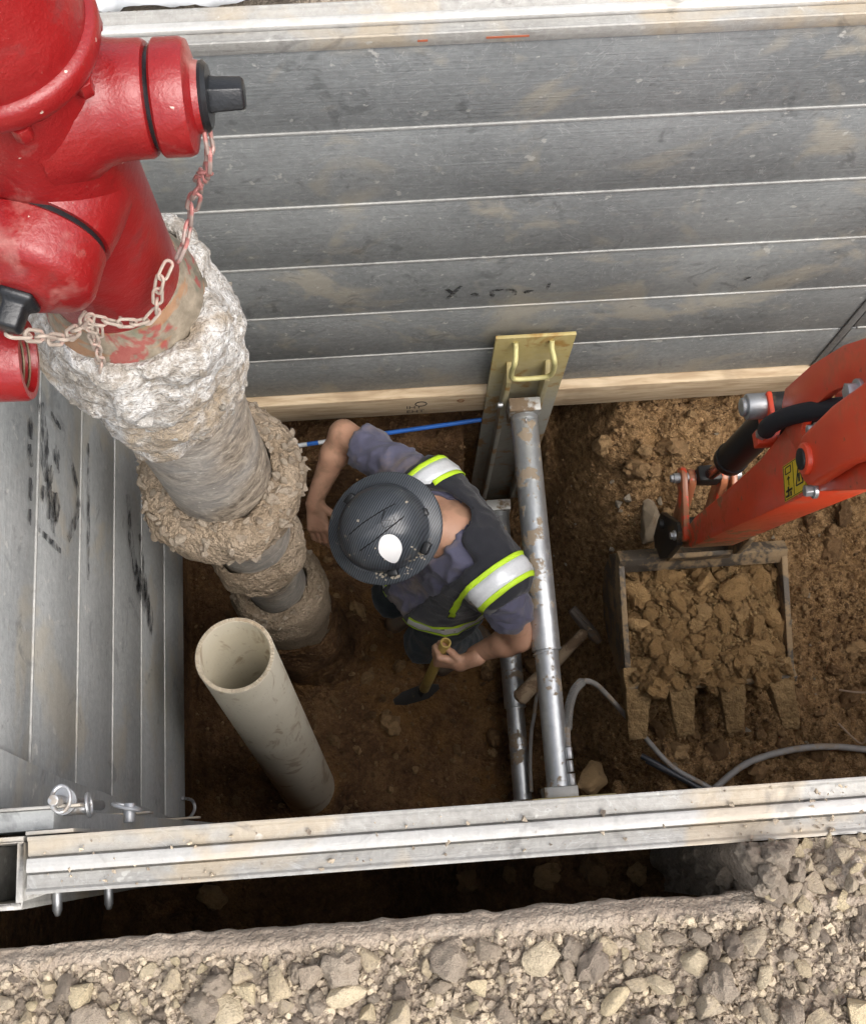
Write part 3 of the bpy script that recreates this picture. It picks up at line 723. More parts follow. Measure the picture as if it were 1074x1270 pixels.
# hose outlet to the right
def nozzle(z, d, prof, nm, m, n=48): return keep(MB().lathe(prof, V(0,0,z), d, n=n).build(nm, m), hy)
D1 = (1, 0, 0); NZ = .715
nozzle(NZ, D1, [(.098,.03),(.085,.075),(.074,.09),(.069,.105),(.0675,.120),(.067,.142),(.064,.147),(.058,.149)], 'outlet', M_RED)
nozzle(NZ, D1, [(.058,.149),(.059,.154)], 'gasket', M_BLACK)
oc = nozzle(NZ, D1, [(.050,.155),(.064,.155),(.067,.158),(.067,.186),(.064,.193),(.050,.197),(.042,.199),(.040,.206),(.034,.207)], 'outlet_cap', M_RED)
nozzle(NZ, D1, [(.020,.205),(.040,.206),(.041,.210),(.036,.215),(.020,.216)], 'chain_collar', M_BLACK)
keep(MB().lathe([(.024,.214),(.0225,.222),(.021,.252),(.018,.256),(0,.256)], V(0,0,NZ), D1, n=5).build('operating_nut', M_BLACK, bev=.002), hy)
# big pumper outlet towards the viewer
D2 = Vector((-.26, -1, 0)).normalized(); PZ = .585
nozzle(PZ, D2, [(.100,.02),(.096,.06),(.092,.085),(.090,.092)], 'pumper_outlet', M_RED, 64)
nozzle(PZ, D2, [(.084,.091),(.085,.099)], 'gasket', M_BLACK, 48)
nozzle(PZ, D2, [(.070,.098),(.084,.098),(.088,.102),(.088,.150),(.084,.160),(.072,.168),(.050,.176),(.045,.182),(.036,.184)], 'pumper_cap', M_RED, 64)
keep(MB().lathe([(.030,.182),(.033,.187),(.030,.193),(.021,.198),(.020,.224),(.017,.229),(0,.230)], V(0,0,PZ), D2, n=5).build('operating_nut', M_BLACK, bev=.003), hy)
# lower barrel, crusted
t = NT('mud_smeared_iron'); c = t.coord(); n1 = t.noise(9, 4, .65, c, .5); n2 = t.noise(50, 3, .65, c)
col = t.ramp(t.math('ADD', t.math('MULTIPLY', n1, .6), t.math('MULTIPLY', n2, .4)), [(.36, (.075, .060, .042)), (.5, (.17, .14, .10)), (.64, (.27, .225, .165))])
col = t.mix(t.ramp(t.noise(12, 3, .6, c, 1), [(.56, 0), (.64, .55)]), col, (.09, .115, .075)); col = t.mix(t.ramp(t.noise(10, 3, .6, t.coord((1, 1, 2.5))), [(.57, 0), (.63, .6)]), col, (.30, .13, .05))
col = t.mix(t.ramp(t.noise(16, 4, .65, c, .4), [(.56, 0), (.62, .7)]), col, (.26, .02, .022)); t.base(col); t.rough(.85); t.bump(n2, .004, .7); M_FLARE = t.m
keep(MB().lathe([(.101,.31),(.108,.29),(.122,.25),(.128,.22),(.128,.12)], V(0,0,0), n=64).build('barrel_skirt', M_FLARE), hy)
def rough_fn(seed, a1=.012, a2=.006, s1=9, s2=40):
    def fn(r, h, a):
        p = np.stack([HX+r*np.cos(a), HY+r*np.sin(a), h+0*a], -1); return r + a1*fbm(p*s1, 3, seed) + a2*fbm(p*s2, 3, seed+3)
    return fn
def dense(prof, k):
    out = []
    for (r0, h0), (r1, h1) in zip(prof[:-1], prof[1:]):
        for i in range(k): out.append((r0+(r1-r0)*i/k, h0+(h1-h0)*i/k))
    return out + [prof[-1]]
t = NT('riser_pipe'); c = t.coord(); co2 = t.coord((1, 1, 1.5))
n1 = t.noise(12, 6, .65, co2, 1.2); n2 = t.noise(70, 4, .7, co2)
gz = t.noise(3, 3, .5, c)
col = t.ramp(t.math('ADD', t.math('MULTIPLY', n1, .6), t.math('MULTIPLY', n2, .4)), [(.38, (.075, .06, .045)), (.5, (.22, .18, .135)), (.60, (.36, .305, .235))])
col = t.mix(t.ramp(gz, [(.45, 0), (.6, .55)]), col, (.34, .33, .31)); col = t.mix(t.ramp(n2, [(.64, 0), (.70, .6)]), col, (.62, .60, .55))
t.base(col); t.rough(.85); t.bump(t.math('ADD', n1, n2), .006, .8); M_RISER = t.m
keep(MB().lathe(dense([(.122,.10),(.122,-.70),(.112,-.84),(.110,-1.34),(.098,-1.40),(.098,-1.92)], 8), V(0,0,0), n=64, fn=rough_fn(5, .005, .0025)).build('riser', M_RISER), hy)
# concrete crust round the top of the riser
t = NT('white_concrete'); c = t.coord()
n1 = t.noise(7, 6, .7, c, .5); n2 = t.noise(60, 5, .7, c)
col = t.ramp(t.math('ADD', t.math('MULTIPLY', n1, .5), t.math('MULTIPLY', n2, .5)), [(.38, (.19, .165, .13)), (.48, (.36, .33, .29)), (.60, (.60, .59, .57))])
col = t.mix(t.ramp(t.noise(4.5, 4, .6, c, .8), [(.50, 0), (.60, .8)]), col, (.30, .23, .15))
cr = t.voro(9, t.coord((1, 1, 2)), 'DISTANCE_TO_EDGE'); n3 = t.noise(150, 3, .7, c); 
col = t.mix(t.ramp(cr, [(.0, .5), (.015, 0)]), col, (.2, .17, .14)); col = t.mix(t.ramp(n3, [(.34, .7), (.46, 0)]), col, (.2, .17, .14)); t.base(col); t.rough(.95)
t.bump(t.math('ADD', t.math('ADD', n1, n2), t.math('MULTIPLY', n3, .5)), .012, 1.0); M_CONC = t.m
def crust(name, prof, seed, a1, a2, mat, lab, cat, n=120, k=9, s1=9, s2=34, grp=None, parent=None):
    fn = rough_fn(seed, a1, a2, s1, s2)
    mb = MB().lathe(dense(prof, k), V(0,0,0), n=n, fn=fn, closed=True)
    vs = [Vector(v) for v in mb.v]
    P = np.array(vs); dz = .5*a1*fbm(P*7+9, 3, seed+20)
    mb.v = [(v.x, v.y, v.z+float(d)) for v, d in zip(vs, dz)]
    o = mb.build(name, mat, ang=180)
    if parent: return keep(o, parent)
    return tag(o, lab, cat, grp)
crust('concrete_collar', [(.120,.245),(.135,.25),(.150,.235),(.160,.19),(.164,.12),(.158,.06),(.145,.045),(.118,.03)], 61, .034, .014, M_CONC, 'lumpy white concrete collar around the hydrant just under the red barrel', 'concrete collar')
crust('concrete_crust', [(.118,.06),(.145,.05),(.152,.0),(.150,-.07),(.140,-.14),(.126,-.19),(.116,-.20)], 71, .036, .016, M_CONC, 'smaller broken ring of white concrete below the lumpy collar', 'concrete crust')
M_AGG = mat_rock('concrete_aggregate', [(.1, (.34, .29, .225)), (.5, (.46, .42, .36)), (.9, (.60, .58, .55))], 50)
AGG = [m.copy() for m in STONES]
for m in AGG: m.materials.clear(); m.materials.append(M_AGG)
g = np.random.default_rng(66)
for nm, zs, rs, sd, cnt, a1_, a2_ in (('concrete_collar', (.235, .19, .12, .06), (.150, .160, .164, .158), 61, 110, .034, .014), ('concrete_crust', (.05, .0, -.07, -.14), (.145, .152, .150, .140), 71, 80, .036, .016)):
    par = bpy.data.objects[nm]; fn = rough_fn(sd, a1_, a2_, 9, 34)
    for i in range(cnt):
        h = g.uniform(zs[-1], zs[0]); r = float(np.interp(-h, [-z for z in zs], rs)); a = g.uniform(0, 2*math.pi); q = float(fn(np.array(r), np.array(h), np.array(a))) - .004
        o = piece('stone', AGG[i % len(AGG)], None, V(q*math.cos(a), q*math.sin(a), h), .010+.032*g.uniform()**2, None, g); o.parent = par
M_STONY = mat_rock('stuck_stone', [(.1, (.30, .24, .175)), (.5, (.40, .325, .245)), (.9, (.49, .41, .32))])
M_STONYB = mat_soil('stuck_soil', (.20, .15, .10), (.31, .245, .175), (.40, .325, .245), 90, .010)
STK = [m.copy() for m in STONES]
for m in STK: m.materials.clear(); m.materials.append(M_STONY)
def stone_ring(name, prof, seed, lab, cnt, rlo, rhi, a1=.022, size=(.016, .034)):
    p = empty(name, V(0, 0, prof[0][1]), lab, 'stony soil ring')
    crust('soil_core', prof, seed, a1, .008, M_STONYB, None, None, n=90, k=6, parent=p)
    fn = rough_fn(seed, a1, .008, 9, 34); g = np.random.default_rng(seed)
    for i in range(cnt):
        j = g.integers(rlo, rhi); u = g.uniform(); r = prof[j][0]+(prof[j+1][0]-prof[j][0])*u; h = prof[j][1]+(prof[j+1][1]-prof[j][1])*u
        a = g.uniform(0, 2*math.pi); q = float(fn(np.array(r), np.array(h), np.array(a)))
        o = piece('stone', STK[i % len(STK)], None, V(q*math.cos(a), q*math.sin(a), h), g.uniform(*size), None, g); keep(o, p)
    return p
stone_ring('stony_soil_collar', [(.120,-.66),(.150,-.655),(.182,-.67),(.198,-.70),(.196,-.76),(.17,-.82),(.135,-.85),(.110,-.86)], 81, 'wide collar of beige stones stuck in soil halfway down the riser', 250, 0, 4, .03, (.018, .040))
crust('soil_ring', [(.108,-1.22),(.125,-1.21),(.142,-1.26),(.145,-1.33),(.125,-1.39),(.096,-1.40)], 91, .026, .012, M_STONYB, 'narrow ragged ring of dried soil on the lower riser', 'soil ring')
stone_ring('soil_caked_base', [(.096,-1.84),(.13,-1.83),(.158,-1.86),(.166,-1.92),(.160,-2.15),(.15,-2.36),(.10,-2.38)], 95, 'soil caked base flange at the foot of the riser beside the white pipe', 60, 0, 2, .02, (.014, .03))
keep(MB().lathe(dense([(.14,-2.30),(.15,-2.34),(.17,-2.45),(.19,-2.75),(.2,-3.0)], 4), V(0,0,0), n=40, fn=rough_fn(97, .05, .02, 7, 30)).build('base_shoe', M_SOIL), hy)
# --- chains: oval links along a path
M_CHAIN = mat_plain('chain_steel', (.34, .27, .24), .55, .4, .4, 60, .001, dirt=.7, dirt_t=.48, dscale=16, dcol=(.42, .12, .11), droughness=.6)
M_CHAIND = mat_plain('dusty_chain', (.36, .30, .25), .75, .2, .35, 60, .001, dirt=.6, dirt_t=.56, dscale=16, dcol=(.42, .20, .17), droughness=.7)
lm = []
for i in range(18):
    a = 2*math.pi*i/18; lm.append((max(-1, min(1, 0)) + .0062*math.cos(a), 0, .0075*(1 if math.sin(a) > 0 else -1 if math.sin(a) < 0 else 0) + .0062*math.sin(a)))
LINK = MB().tube(lm, .0023, 7, True).mesh('link'); LINK.materials.append(M_CHAIN)
LINKD = LINK.copy(); LINKD.materials.clear(); LINKD.materials.append(M_CHAIND)
def chain(name, pts, me, parent, sc=1.0, twist=0.0, seed=0):
    root = bpy.data.objects.new(name, None); COL.objects.link(root); root.empty_display_size = .02; keep(root, parent)
    S = smooth_path(pts, 30); L = [0]
    for a, b in zip(S[:-1], S[1:]): L.append(L[-1]+(b-a).length)
    step = .0208*sc; k = 0; d = step/2; gg = random.Random(seed)
    while d < L[-1]:
        while k < len(L)-2 and L[k+1] < d: k += 1
        p = S[k].lerp(S[k+1], (d-L[k])/max(1e-9, L[k+1]-L[k])); tdir = (S[k+1]-S[k]).normalized()
        q = tdir.to_track_quat('Z', 'X')
        num = int(d/step); ang = (R(90) if num % 2 else 0)+R(25)+gg.uniform(-.35, .35)
        o = bpy.data.objects.new('link', me); COL.objects.link(o)
        o.matrix_world = Matrix.Translation(p) @ q.to_matrix().to_4x4() @ Matrix.Rotation(ang, 4, 'Z') @ Matrix.Rotation(gg.uniform(-.15, .15), 4, 'X') @ Matrix.Scale(sc, 4)
        m = o.matrix_world.copy(); o.parent = root; o.matrix_parent_inverse = (Matrix.Translation(parent.location) if False else Matrix.Identity(4)); o.matrix_basis = m
        d += step
    return root
chain('outlet_chain', [(-.188,.822,.692),(-.190,.812,.672),(-.198,.805,.64),(-.222,.845,.55),(-.247,.85,.475),(-.265,.815,.44),(-.282,.795,.43)], LINK, hy, 1.25, seed=1)
chain('outlet_chain', [(-.285,.79,.44),(-.302,.768,.425),(-.310,.757,.40),(-.318,.752,.375),(-.332,.742,.367),(-.352,.730,.385),(-.372,.725,.40),(-.392,.722,.415),(-.402,.722,.425)], LINKD, hy, 1.05, seed=2)
chain('pumper_chain', [(-.402,.724,.425),(-.405,.70,.445),(-.41,.672,.475),(-.418,.655,.50),(-.432,.64,.545),(-.45,.632,.57),(-.462,.648,.575)], LINKD, hy, 1.15, seed=3)
chain('loose_chain', [(-.399,.722,.42),(-.406,.724,.375),(-.413,.722,.33),(-.42,.720,.285),(-.428,.718,.25)], LINKD, hy, 1.0, seed=4)
chain('loose_chain', [(-.395,.722,.43),(-.402,.716,.41),(-.396,.720,.385),(-.406,.715,.37),(-.40,.722,.40)], LINKD, hy, .95, seed=5)
# spare cap hanging by the hydrant, thread towards the right
hc = empty('nozzle_cap', (-.50, .66, .42), 'open red threaded cap hanging beside the hydrant with its thread facing right', 'nozzle cap')
cx = (-.50, .655, .445)
keep(MB().lathe([(.0,-.055),(.045,-.055),(.054,-.045),(.0555,-.03),(.0555,.022),(.053,.028),(.044,.028),(.041,.022),(.041,-.03),(0,-.032)], cx, (1, 0, -.05), n=48).build('cap_shell', M_RED), hc)
thr = mat_plain('thread_brass', (.16, .115, .07), .5, .5)
for i in range(6): keep(MB().tube(ring_pts(Vector(cx)+Vector((.018-.008*i, 0, 0)), .0408, (1, 0, -.05), 40), .0019, 6, True).build('thread', thr), hc)

# ================================================================== PVC PIPE
t = NT('pvc'); c = t.coord(); n1 = t.noise(5, 5, .6, c, .4); n2 = t.noise(40, 4, .6, t.coord((3, 3, 1)))
col = t.mix(t.ramp(n1, [(.35, .0), (.7, .6)]), (.76, .71, .58), (.62, .56, .43))
col = t.mix(t.ramp(t.noise(9, 5, .7, t.coord((1, 1, .5)), 1.2), [(.54, 0), (.62, .65)]), col, (.36, .26, .15))
col = t.mix(t.ramp(n2, [(.62, 0), (.72, .35)]), col, (.25, .18, .11)); t.base(col); t.rough(.42); t.bump(n2, .0008, .4); M_PVC = t.m
pv = empty('plastic_pipe', (-.384, .262, -2.9), 'open upright cream plastic sewer pipe in front of the riser', 'pipe')
pa, pb = Vector((-.398, .190, -3.1)), Vector((-.446, .513, -1.2))
keep(MB().cyl(pa, pb, .108, n=72, hollow=.0955).build('pipe_wall', M_PVC, bev=.0015), pv)
keep(MB().cyl(pa+(pb-pa)*.05, pa+(pb-pa)*.06, .0950, n=40).build('inner_mud', M_SOIL), pv)
dv = (pb-pa).normalized(); u_, w_, _ = basis(dv); gg = random.Random(3)
M_RIM = mat_plain('muddy_rim', (.56, .48, .36), .8, dirt=.6, dirt_t=.52, dcol=(.42, .31, .2))
rim = MB()
for i in range(72):
    a = 2*math.pi*i/72
    rim.raw([pb+(u_*math.cos(a+s)+w_*math.sin(a+s))*r+dv*h for s, r, h in [(0,.0965,.0004),(0,.107,.0004),(.0873,.107,.0004),(.0873,.0965,.0004),(.01,.098,gg.uniform(.001,.003)),(.01,.106,gg.uniform(.001,.003)),(.0773,.106,gg.uniform(.001,.003)),(.0773,.098,gg.uniform(.001,.003))]], [(4,5,6,7),(0,1,5,4),(1,2,6,5),(2,3,7,6),(3,0,4,7)])
keep(rim.build('rim_mud', M_RIM), pv)

# ================================================================== HYDRAULIC SHORE
t = NT('rail_yellow'); c = t.coord(); sp = t.node('ShaderNodeSeparateXYZ'); t.l(c, sp.inputs[0]); zz = sp.outputs[2]
n1 = t.noise(9, 5, .65, c, .6); n2 = t.noise(40, 4, .6, c)
zn = t.math('ADD', zz, t.math('MULTIPLY', n1, .5))                       # yellow paint kept near the top end
yel = t.mix(n2, (.44, .34, .09), (.54, .45, .20)); gal = t.mix(n2, (.27, .26, .22), (.42, .42, .38)); rust = t.mix(n2, (.22, .10, .02), (.42, .22, .04))
col = t.mix(t.ramp(t.math('ADD', zn, 2.02), [(.30, 0), (.80, .85)]), gal, yel)
col = t.mix(t.ramp(n1, [(.53, 0), (.62, .75)]), col, rust); t.base(col); t.rough(.6); t.metal(.15); t.bump(n2, .001, .4); M_RAILY = t.m
M_YEL = mat_plain('handle_yellow', (.60, .55, .25), .5, .1, .25, 30, .001, dirt=.5, dirt_t=.58, dcol=(.4, .34, .22))
t = NT('galvanised'); c = t.coord(); v = t.voro(40, c, 'F1', 'Color'); n1 = t.noise(10, 5, .65, c); n2 = t.noise(45, 4, .6, c)
bw_ = t.node('ShaderNodeRGBToBW'); t.l(v, bw_.inputs[0])
col = t.mix(t.math('ADD', t.math('MULTIPLY', bw_.outputs[0], .3), t.math('MULTIPLY', n2, .7)), (.36, .38, .40), (.60, .62, .63))
mud_ = t.ramp(t.math('ADD', t.math('MULTIPLY', n1, .7), t.math('MULTIPLY', n2, .3)), [(.545, 0), (.575, .85)])
col = t.mix(mud_, col, (.32, .235, .145)); t.base(col); t.l(t.math('MULTIPLY', t.math('SUBTRACT', 1.0, mud_), .75), t.p.inputs['Metallic'])
t.rough(t.math('ADD', t.math('MULTIPLY', mud_, .45), .38)); t.bump(t.math('ADD', n2, t.math('MULTIPLY', mud_, .8)), .0015, .6); M_GALV = t.m
M_GALVM = mat_plain('muddy_galvanised', (.42, .42, .40), .5, .5, .25, 30, .001, dirt=.9, dirt_t=.49, dscale=8, dcol=(.22, .15, .085))
sh = empty('hydraulic_shore', (.47, .8, -3.05), 'aluminium hydraulic shore with yellow rail and two silver cylinders spanning the trench', 'hydraulic shore')
keep(MB().prism([(.355,-1.325),(.605,-1.325),(.605,-3.05),(.355,-3.05)], lambda a, b, t: (a, t, b), 1.456, 1.468).build('far_rail', M_RAILY, bev=.002), sh)
for x0, x1 in ((.402, .418), (.528, .544)):
    keep(MB().prism([(1.455,-1.50),(1.405,-1.56),(1.405,-3.04),(1.455,-3.04)], lambda a, b, t: (t, a, b), x0, x1).build('rail_web', M_RAILY, bev=.002), sh)
keep(MB().tube(smooth_path([(.418,1.452,-1.35),(.418,1.43,-1.365),(.413,1.395,-1.375),(.408,1.392,-1.43),(.413,1.392,-1.485),(.44,1.392,-1.50),(.51,1.392,-1.497),(.537,1.392,-1.48),(.541,1.392,-1.43),(.536,1.395,-1.375),(.531,1.43,-1.365),(.531,1.452,-1.35)], 5), .0085, 10).build('handle', M_YEL), sh)
for z, yc, nm in ((-1.745, .55, M_GALV), (-2.935, .50, M_GALV)):
    keep(MB().box((.420, 1.355, z-.062), (.526, 1.404, z+.058)).build('end_block', M_GALVM, bev=.004), sh)
    cy = keep(MB().cyl((.473, 1.356, z), (.470, yc, z), .046, n=40).build('cylinder_sleeve', nm, bev=.002), sh)
    for k in range(2):
        o = MB().cyl((.473-.001*k, 1.340-.79*k, z), (.473, 1.335-.79*k, z), .0475, n=40).build('sleeve_lip', nm); o.parent = cy; o.matrix_parent_inverse = Matrix.Translation(sh.location).inverted() if False else Matrix.Identity(4)
    keep(MB().cyl((.470, yc+.02, z), (.468, .125, z), .0385, n=36).build('cylinder_rod', nm), sh)
    keep(MB().cyl((.385, 1.395, z+.02), (.402, 1.395, z+.02), .010, n=12).build('pivot_bolt', M_ZINC, bev=.001), sh)
    keep(MB().box((.415, .088, z-.05), (.52, .124, z+.05)).build('foot_block', M_GALVM, bev=.004), sh)
    o = MB().tube(ring_pts((.473, 1.325, z+.048), .010, (1, 0, .2), 12), .002, 6, True).build('grease_ring', M_ZINC); keep(o, sh)
keep(MB().box((.355, .075, -3.05), (.60, .087, -1.5)).build('near_rail', M_RAILY, bev=.002), sh)
for y0, y1, r in ((.125, .16, .013), (.165, .20, .010), (.205, .24, .012)):
    keep(MB().cyl((.505, y0, -1.715), (.505, y1, -1.715), r, n=6 if r > .011 else 16).build('hose_fitting', M_ZINC, bev=.001), sh)
M_HOSE = mat_plain('grey_hose', (.27, .26, .25), .55, 0, .2, 30, .001, dirt=.6, dirt_t=.52, dscale=10, dcol=(.3, .22, .14))
M_HOSEB = mat_plain('black_hose', (.03, .033, .04), .4, 0, .3, 30, .001, dirt=.4, dirt_t=.6)
lp1 = [(.505,.24,-1.72),(.512,.30,-1.74),(.53,.37,-1.78),(.560,.428,-1.83),(.598,.462,-1.89),(.655,.465,-1.99),(.726,.432,-2.14),(.850,.328,-2.31),(.961,.193,-2.345),(1.07,.118,-2.345),(1.13,.08,-2.36)]
hs = empty('hydraulic_hose', lp1[0], 'thin grey hose looping from the upper cylinder down past the bucket teeth', 'hose', 'hydraulic hoses')
keep(MB().tube(smooth_path(lp1, 8), .0095, 10).build('hose', M_HOSE), hs)
S = smooth_path(lp1[1:5], 26); gd = MB()
gp = []
for i, p in enumerate(S):
    d_ = (S[min(i+1, len(S)-1)]-S[max(i-1, 0)]).normalized(); u_, w_, _ = basis(d_)
    for k in range(4): a = 2*math.pi*(k/4)+2*math.pi*.5*i; gp.append(p+(u_*math.cos(a)+w_*math.sin(a))*.0125)
keep(MB().tube(gp, .0028, 5).build('spring_guard', mat_plain('spring_steel', (.4, .39, .37), .45, .6, .2, 40, .0005, dirt=.5, dirt_t=.55)), hs)
o = MB().tube(smooth_path([(1.06,.05,-2.37),(1.123,.106,-2.36),(1.26,.187,-2.345),(1.477,.221,-2.345),(1.697,.197,-2.345),(2.0,.12,-2.34),(2.3,.0,-2.3)], 10), .0125, 10).build('hydraulic_hose', M_HOSE)
tag(o, 'grey hose curving along the trench floor to the right edge, below the bucket', 'hose', 'hydraulic hoses')
for i, dx in enumerate((0, .018)):
    o = MB().tube(smooth_path([(.86+dx,.235-dx,-2.36),(.906+dx,.205-dx,-2.352),(1.009+dx,.135-dx*.6,-2.352),(1.10,.085-dx,-2.36)], 8), .011, 10).build('hydraulic_hose', M_HOSEB)
    tag(o, ('upper' if i else 'lower') + ' of two short black hoses lying beside the near panel', 'hose', 'hydraulic hoses')
o = MB().tube(smooth_path([(.500,.15,-2.875),(.505,.256,-2.88),(.52,.384,-2.86),(.535,.45,-2.83),(.552,.53,-2.80),(.60,.62,-2.78)], 8), .008, 8).build('hydraulic_hose', M_HOSE)
tag(o, 'thin grey hose lying along the lower cylinder', 'hose', 'hydraulic hoses')
# muddy hammer leaning behind the cylinders
M_MUDW = mat_plain('muddy_wood', (.36, .27, .18), .85, 0, .3, 20, .002, dirt=.8, dirt_t=.52, dscale=12, dcol=(.17, .105, .06))
hm = empty('sledge_hammer', (.6, .62, -2.6), 'mud covered wooden handled hammer lying behind the two cylinders', 'hammer')
h0, h1 = Vector((.455,.500,-2.64)), Vector((.745,.745,-2.47))
keep(MB().tube([h0, h0.lerp(h1,.03), h0.lerp(h1,.1), h0.lerp(h1,.5), h0.lerp(h1,.8), h1], [.022,.034,.033,.026,.021,.023], 14).build('handle', M_MUDW), hm)
hd = Vector((.55,-.75,-.15)).normalized(); hc_ = h0.lerp(h1, .97)
keep(MB().cyl(hc_-hd*.10, hc_-hd*.03, .020, .024, n=8).cyl(hc_-hd*.03, hc_+hd*.03, .024, n=8).cyl(hc_+hd*.03, hc_+hd*.07, .024, .014, n=8).build('head', mat_plain('muddy_steel', (.12, .10, .085), .7, .3, .3, 30, .002, dirt=.8, dirt_t=.48, dcol=(.2, .13, .075)), bev=.003), hm)

# ================================================================== EXCAVATOR ARM AND BUCKET
t = NT('excavator_orange'); c = t.coord(); n1 = t.noise(8, 5, .6, c); n2 = t.noise(60, 3, .6, c)
col = t.mix(n1, (.68, .058, .020), (.82, .088, .030)); du = t.ramp(t.math('ADD', t.math('MULTIPLY', t.noise(5, 5, .65, c, .6), .75), t.math('MULTIPLY', n2, .25)), [(.50, 0), (.62, .38)])
col = t.mix(du, col, (.40, .20, .12)); col = t.mix(t.ramp(t.noise(30, 3, .5, c), [(.70, 0), (.73, .6)]), col, (.22, .09, .05))
sp = t.node('ShaderNodeSeparateXYZ'); t.l(c, sp.inputs[0]); low = t.math('ADD', t.math('MULTIPLY', sp.outputs[2], -.35), t.math('MULTIPLY', t.noise(14, 4, .7, c, .5), .9))
col = t.mix(t.ramp(low, [(.98, 0), (1.12, .75)]), col, (.27, .17, .085)); t.base(col); t.rough(t.math('ADD', t.math('MULTIPLY', du, .4), .30)); t.bump(n2, .0006, .3); M_OR = t.m
M_CHROME = mat_plain('cylinder_rod', (.35, .16, .13), .2, .9, .2, 30, .0003)
M_CYL = mat_plain('black_cylinder', (.014, .015, .017), .42, .1, .3, 20, .0008, dirt=.35, dirt_t=.6, dcol=(.25, .18, .12))
M_RUB = mat_plain('hose_sleeve', (.018, .019, .025), .7, 0, .3, 200, .0012)
M_BKT = mat_plain('bucket_steel', (.085, .07, .055), .55, .35, .35, 20, .003, dirt=.9, dirt_t=.46, dscale=9, dcol=(.33, .235, .135))
M_BLKS = mat_plain('black_steel', (.025, .024, .023), .5, .3, .3, 20, .001, dirt=.6, dirt_t=.56, dcol=(.2, .14, .08))
ex = empty('excavator', (1.04, .9, -2.4), 'orange mini excavator arm reaching down from the right with a muddy toothed bucket', 'excavator')
YZ = lambda a, b, t: (t, a, b)
# stick: a box section with a narrower lower end
keep(MB().prism([(.848,-1.70),(.775,-1.15),(.700,-.62),(.735,-.52),(.86,-.60),(.895,-.70),(.885,-.92),(.905,-1.30),(.925,-1.58),(.922,-1.70),(.90,-1.79),(.872,-1.79)], YZ, .9665, 1.1135).build('stick', M_OR, bev=.006), ex)
# curved cheek plates of the stick with a window for the hoses
outer = [(.70,-.60),(.64,-.40),(.57,-.15),(.50,.08),(.60,.16),(.72,.10),(.81,.0),(.875,-.13),(.928,-.30),(.962,-.48),(.978,-.66),(.95,-.70),(.88,-.70),(.80,-.64)]
inner = [(.785,-.56),(.755,-.46),(.74,-.38),(.74,-.32),(.755,-.28),(.775,-.265),(.80,-.265),(.825,-.28),(.845,-.32),(.865,-.40),(.872,-.50),(.872,-.56),(.855,-.60),(.82,-.60)]
for x0, x1 in ((.9655, .986), (1.094, 1.1145)):
    n = len(outer); v = [(x, a, b) for x in (x0, x1) for a, b in outer+inner]; m = 2*n
    f = []
    for i in range(n):
        j = (i+1) % n; f += [(i, j, n+j, n+i), (m+i, m+n+i, m+n+j, m+j), (i, m+i, m+j, j), (n+i, n+j, m+n+j, m+n+i)]
    keep(MB().raw(v, f).build('cheek_plate', M_OR, bev=.002), ex)
keep(MB().prism([(.701,-.60),(.642,-.40),(.572,-.15),(.592,-.14),(.662,-.39),(.721,-.59)], YZ, .987, 1.093).build('back_plate', M_OR, bev=.002), ex)
# boom clevis and boom
piv = (.738, -.47)
cl = [(piv[0]+.060*math.cos(a), piv[1]+.060*math.sin(a)) for a in [math.pi*(1.02+.98*i/10)+.15 for i in range(11)]]
cl = cl + [(.795,-.30),(.76,.05),(.60,.04),(.665,-.30)]
for x0, x1 in ((.915, .955), (1.125, 1.150)):
    keep(MB().prism(cl if x0 < 1 else cl[-4:], YZ, x0, x1).build('boom_clevis', M_OR, bev=.010, seg=3), ex)
    if x0 < 1: keep(MB().cyl((x0-.012, *piv), (x1+.004, *piv), .036, n=32).build('pivot_boss', M_OR, bev=.006), ex)
bm_ = [(.78,-.06),(.74,.10),(.62,.66),(.10,1.5),(-1.2,2.0),(-1.3,1.78),(.0,1.28),(.44,.56),(.56,.05),(.62,-.06)]
keep(MB().prism(bm_, YZ, .958, 1.122).build('boom', M_OR, bev=.01), ex)
keep(MB().cyl((.898, *piv), (.914, *piv), .024, n=28).build('pivot_pin', M_BLKS, bev=.002), ex)
for y, z, r in ((.695,-.575,.014),(.815,-.50,.012),(.808,-.262,.020)):
    keep(MB().cyl((.938 if r < .018 else .935, y, z), (.966, y, z), r, n=6).cyl((.956, y, z), (.9655, y, z), r*1.35, n=20).build('hex_bolt', M_ZINC, bev=.001), ex)
# bucket cylinder with hoses
A, B, Cc = Vector((1.04,1.071,-1.640)), Vector((1.04,1.040,-1.385)), Vector((1.04,1.015,-.87))
keep(MB().cyl(A, B, .019, n=24).build('cylinder_rod', M_CHROME), ex)
cyb = keep(MB().lathe([(.020,-.012),(.042,-.010),(.050,-.004),(.051,.03),(.047,.034),(.047,.42),(.044,.47),(.02,.50)], B, (Cc-B), n=36).build('cylinder_body', M_CYL), ex)
keep(MB().cyl((.985,1.015,-.87),(1.095,1.015,-.87),.036, n=28).build('cylinder_eye', M_BLKS, bev=.004), ex)
keep(MB().cyl((.925,1.005,-.84),(.985,1.005,-.84),.034, n=28).cyl((.912,1.005,-.84),(.926,1.005,-.84),.024, n=28).build('pin_boss', M_ZINC, bev=.005), ex)
keep(MB().box((.972,.93,-.90),(.986,1.03,-.80)).build('cylinder_bracket', M_OR, bev=.004), ex)
keep(MB().box((1.094,.93,-.90),(1.108,1.03,-.80)).build('cylinder_bracket', M_OR, bev=.004), ex)
keep(MB().box((1.0,1.045,-1.67),(1.08,1.10,-1.60)).build('rod_eye', M_BLKS, bev=.012), ex)
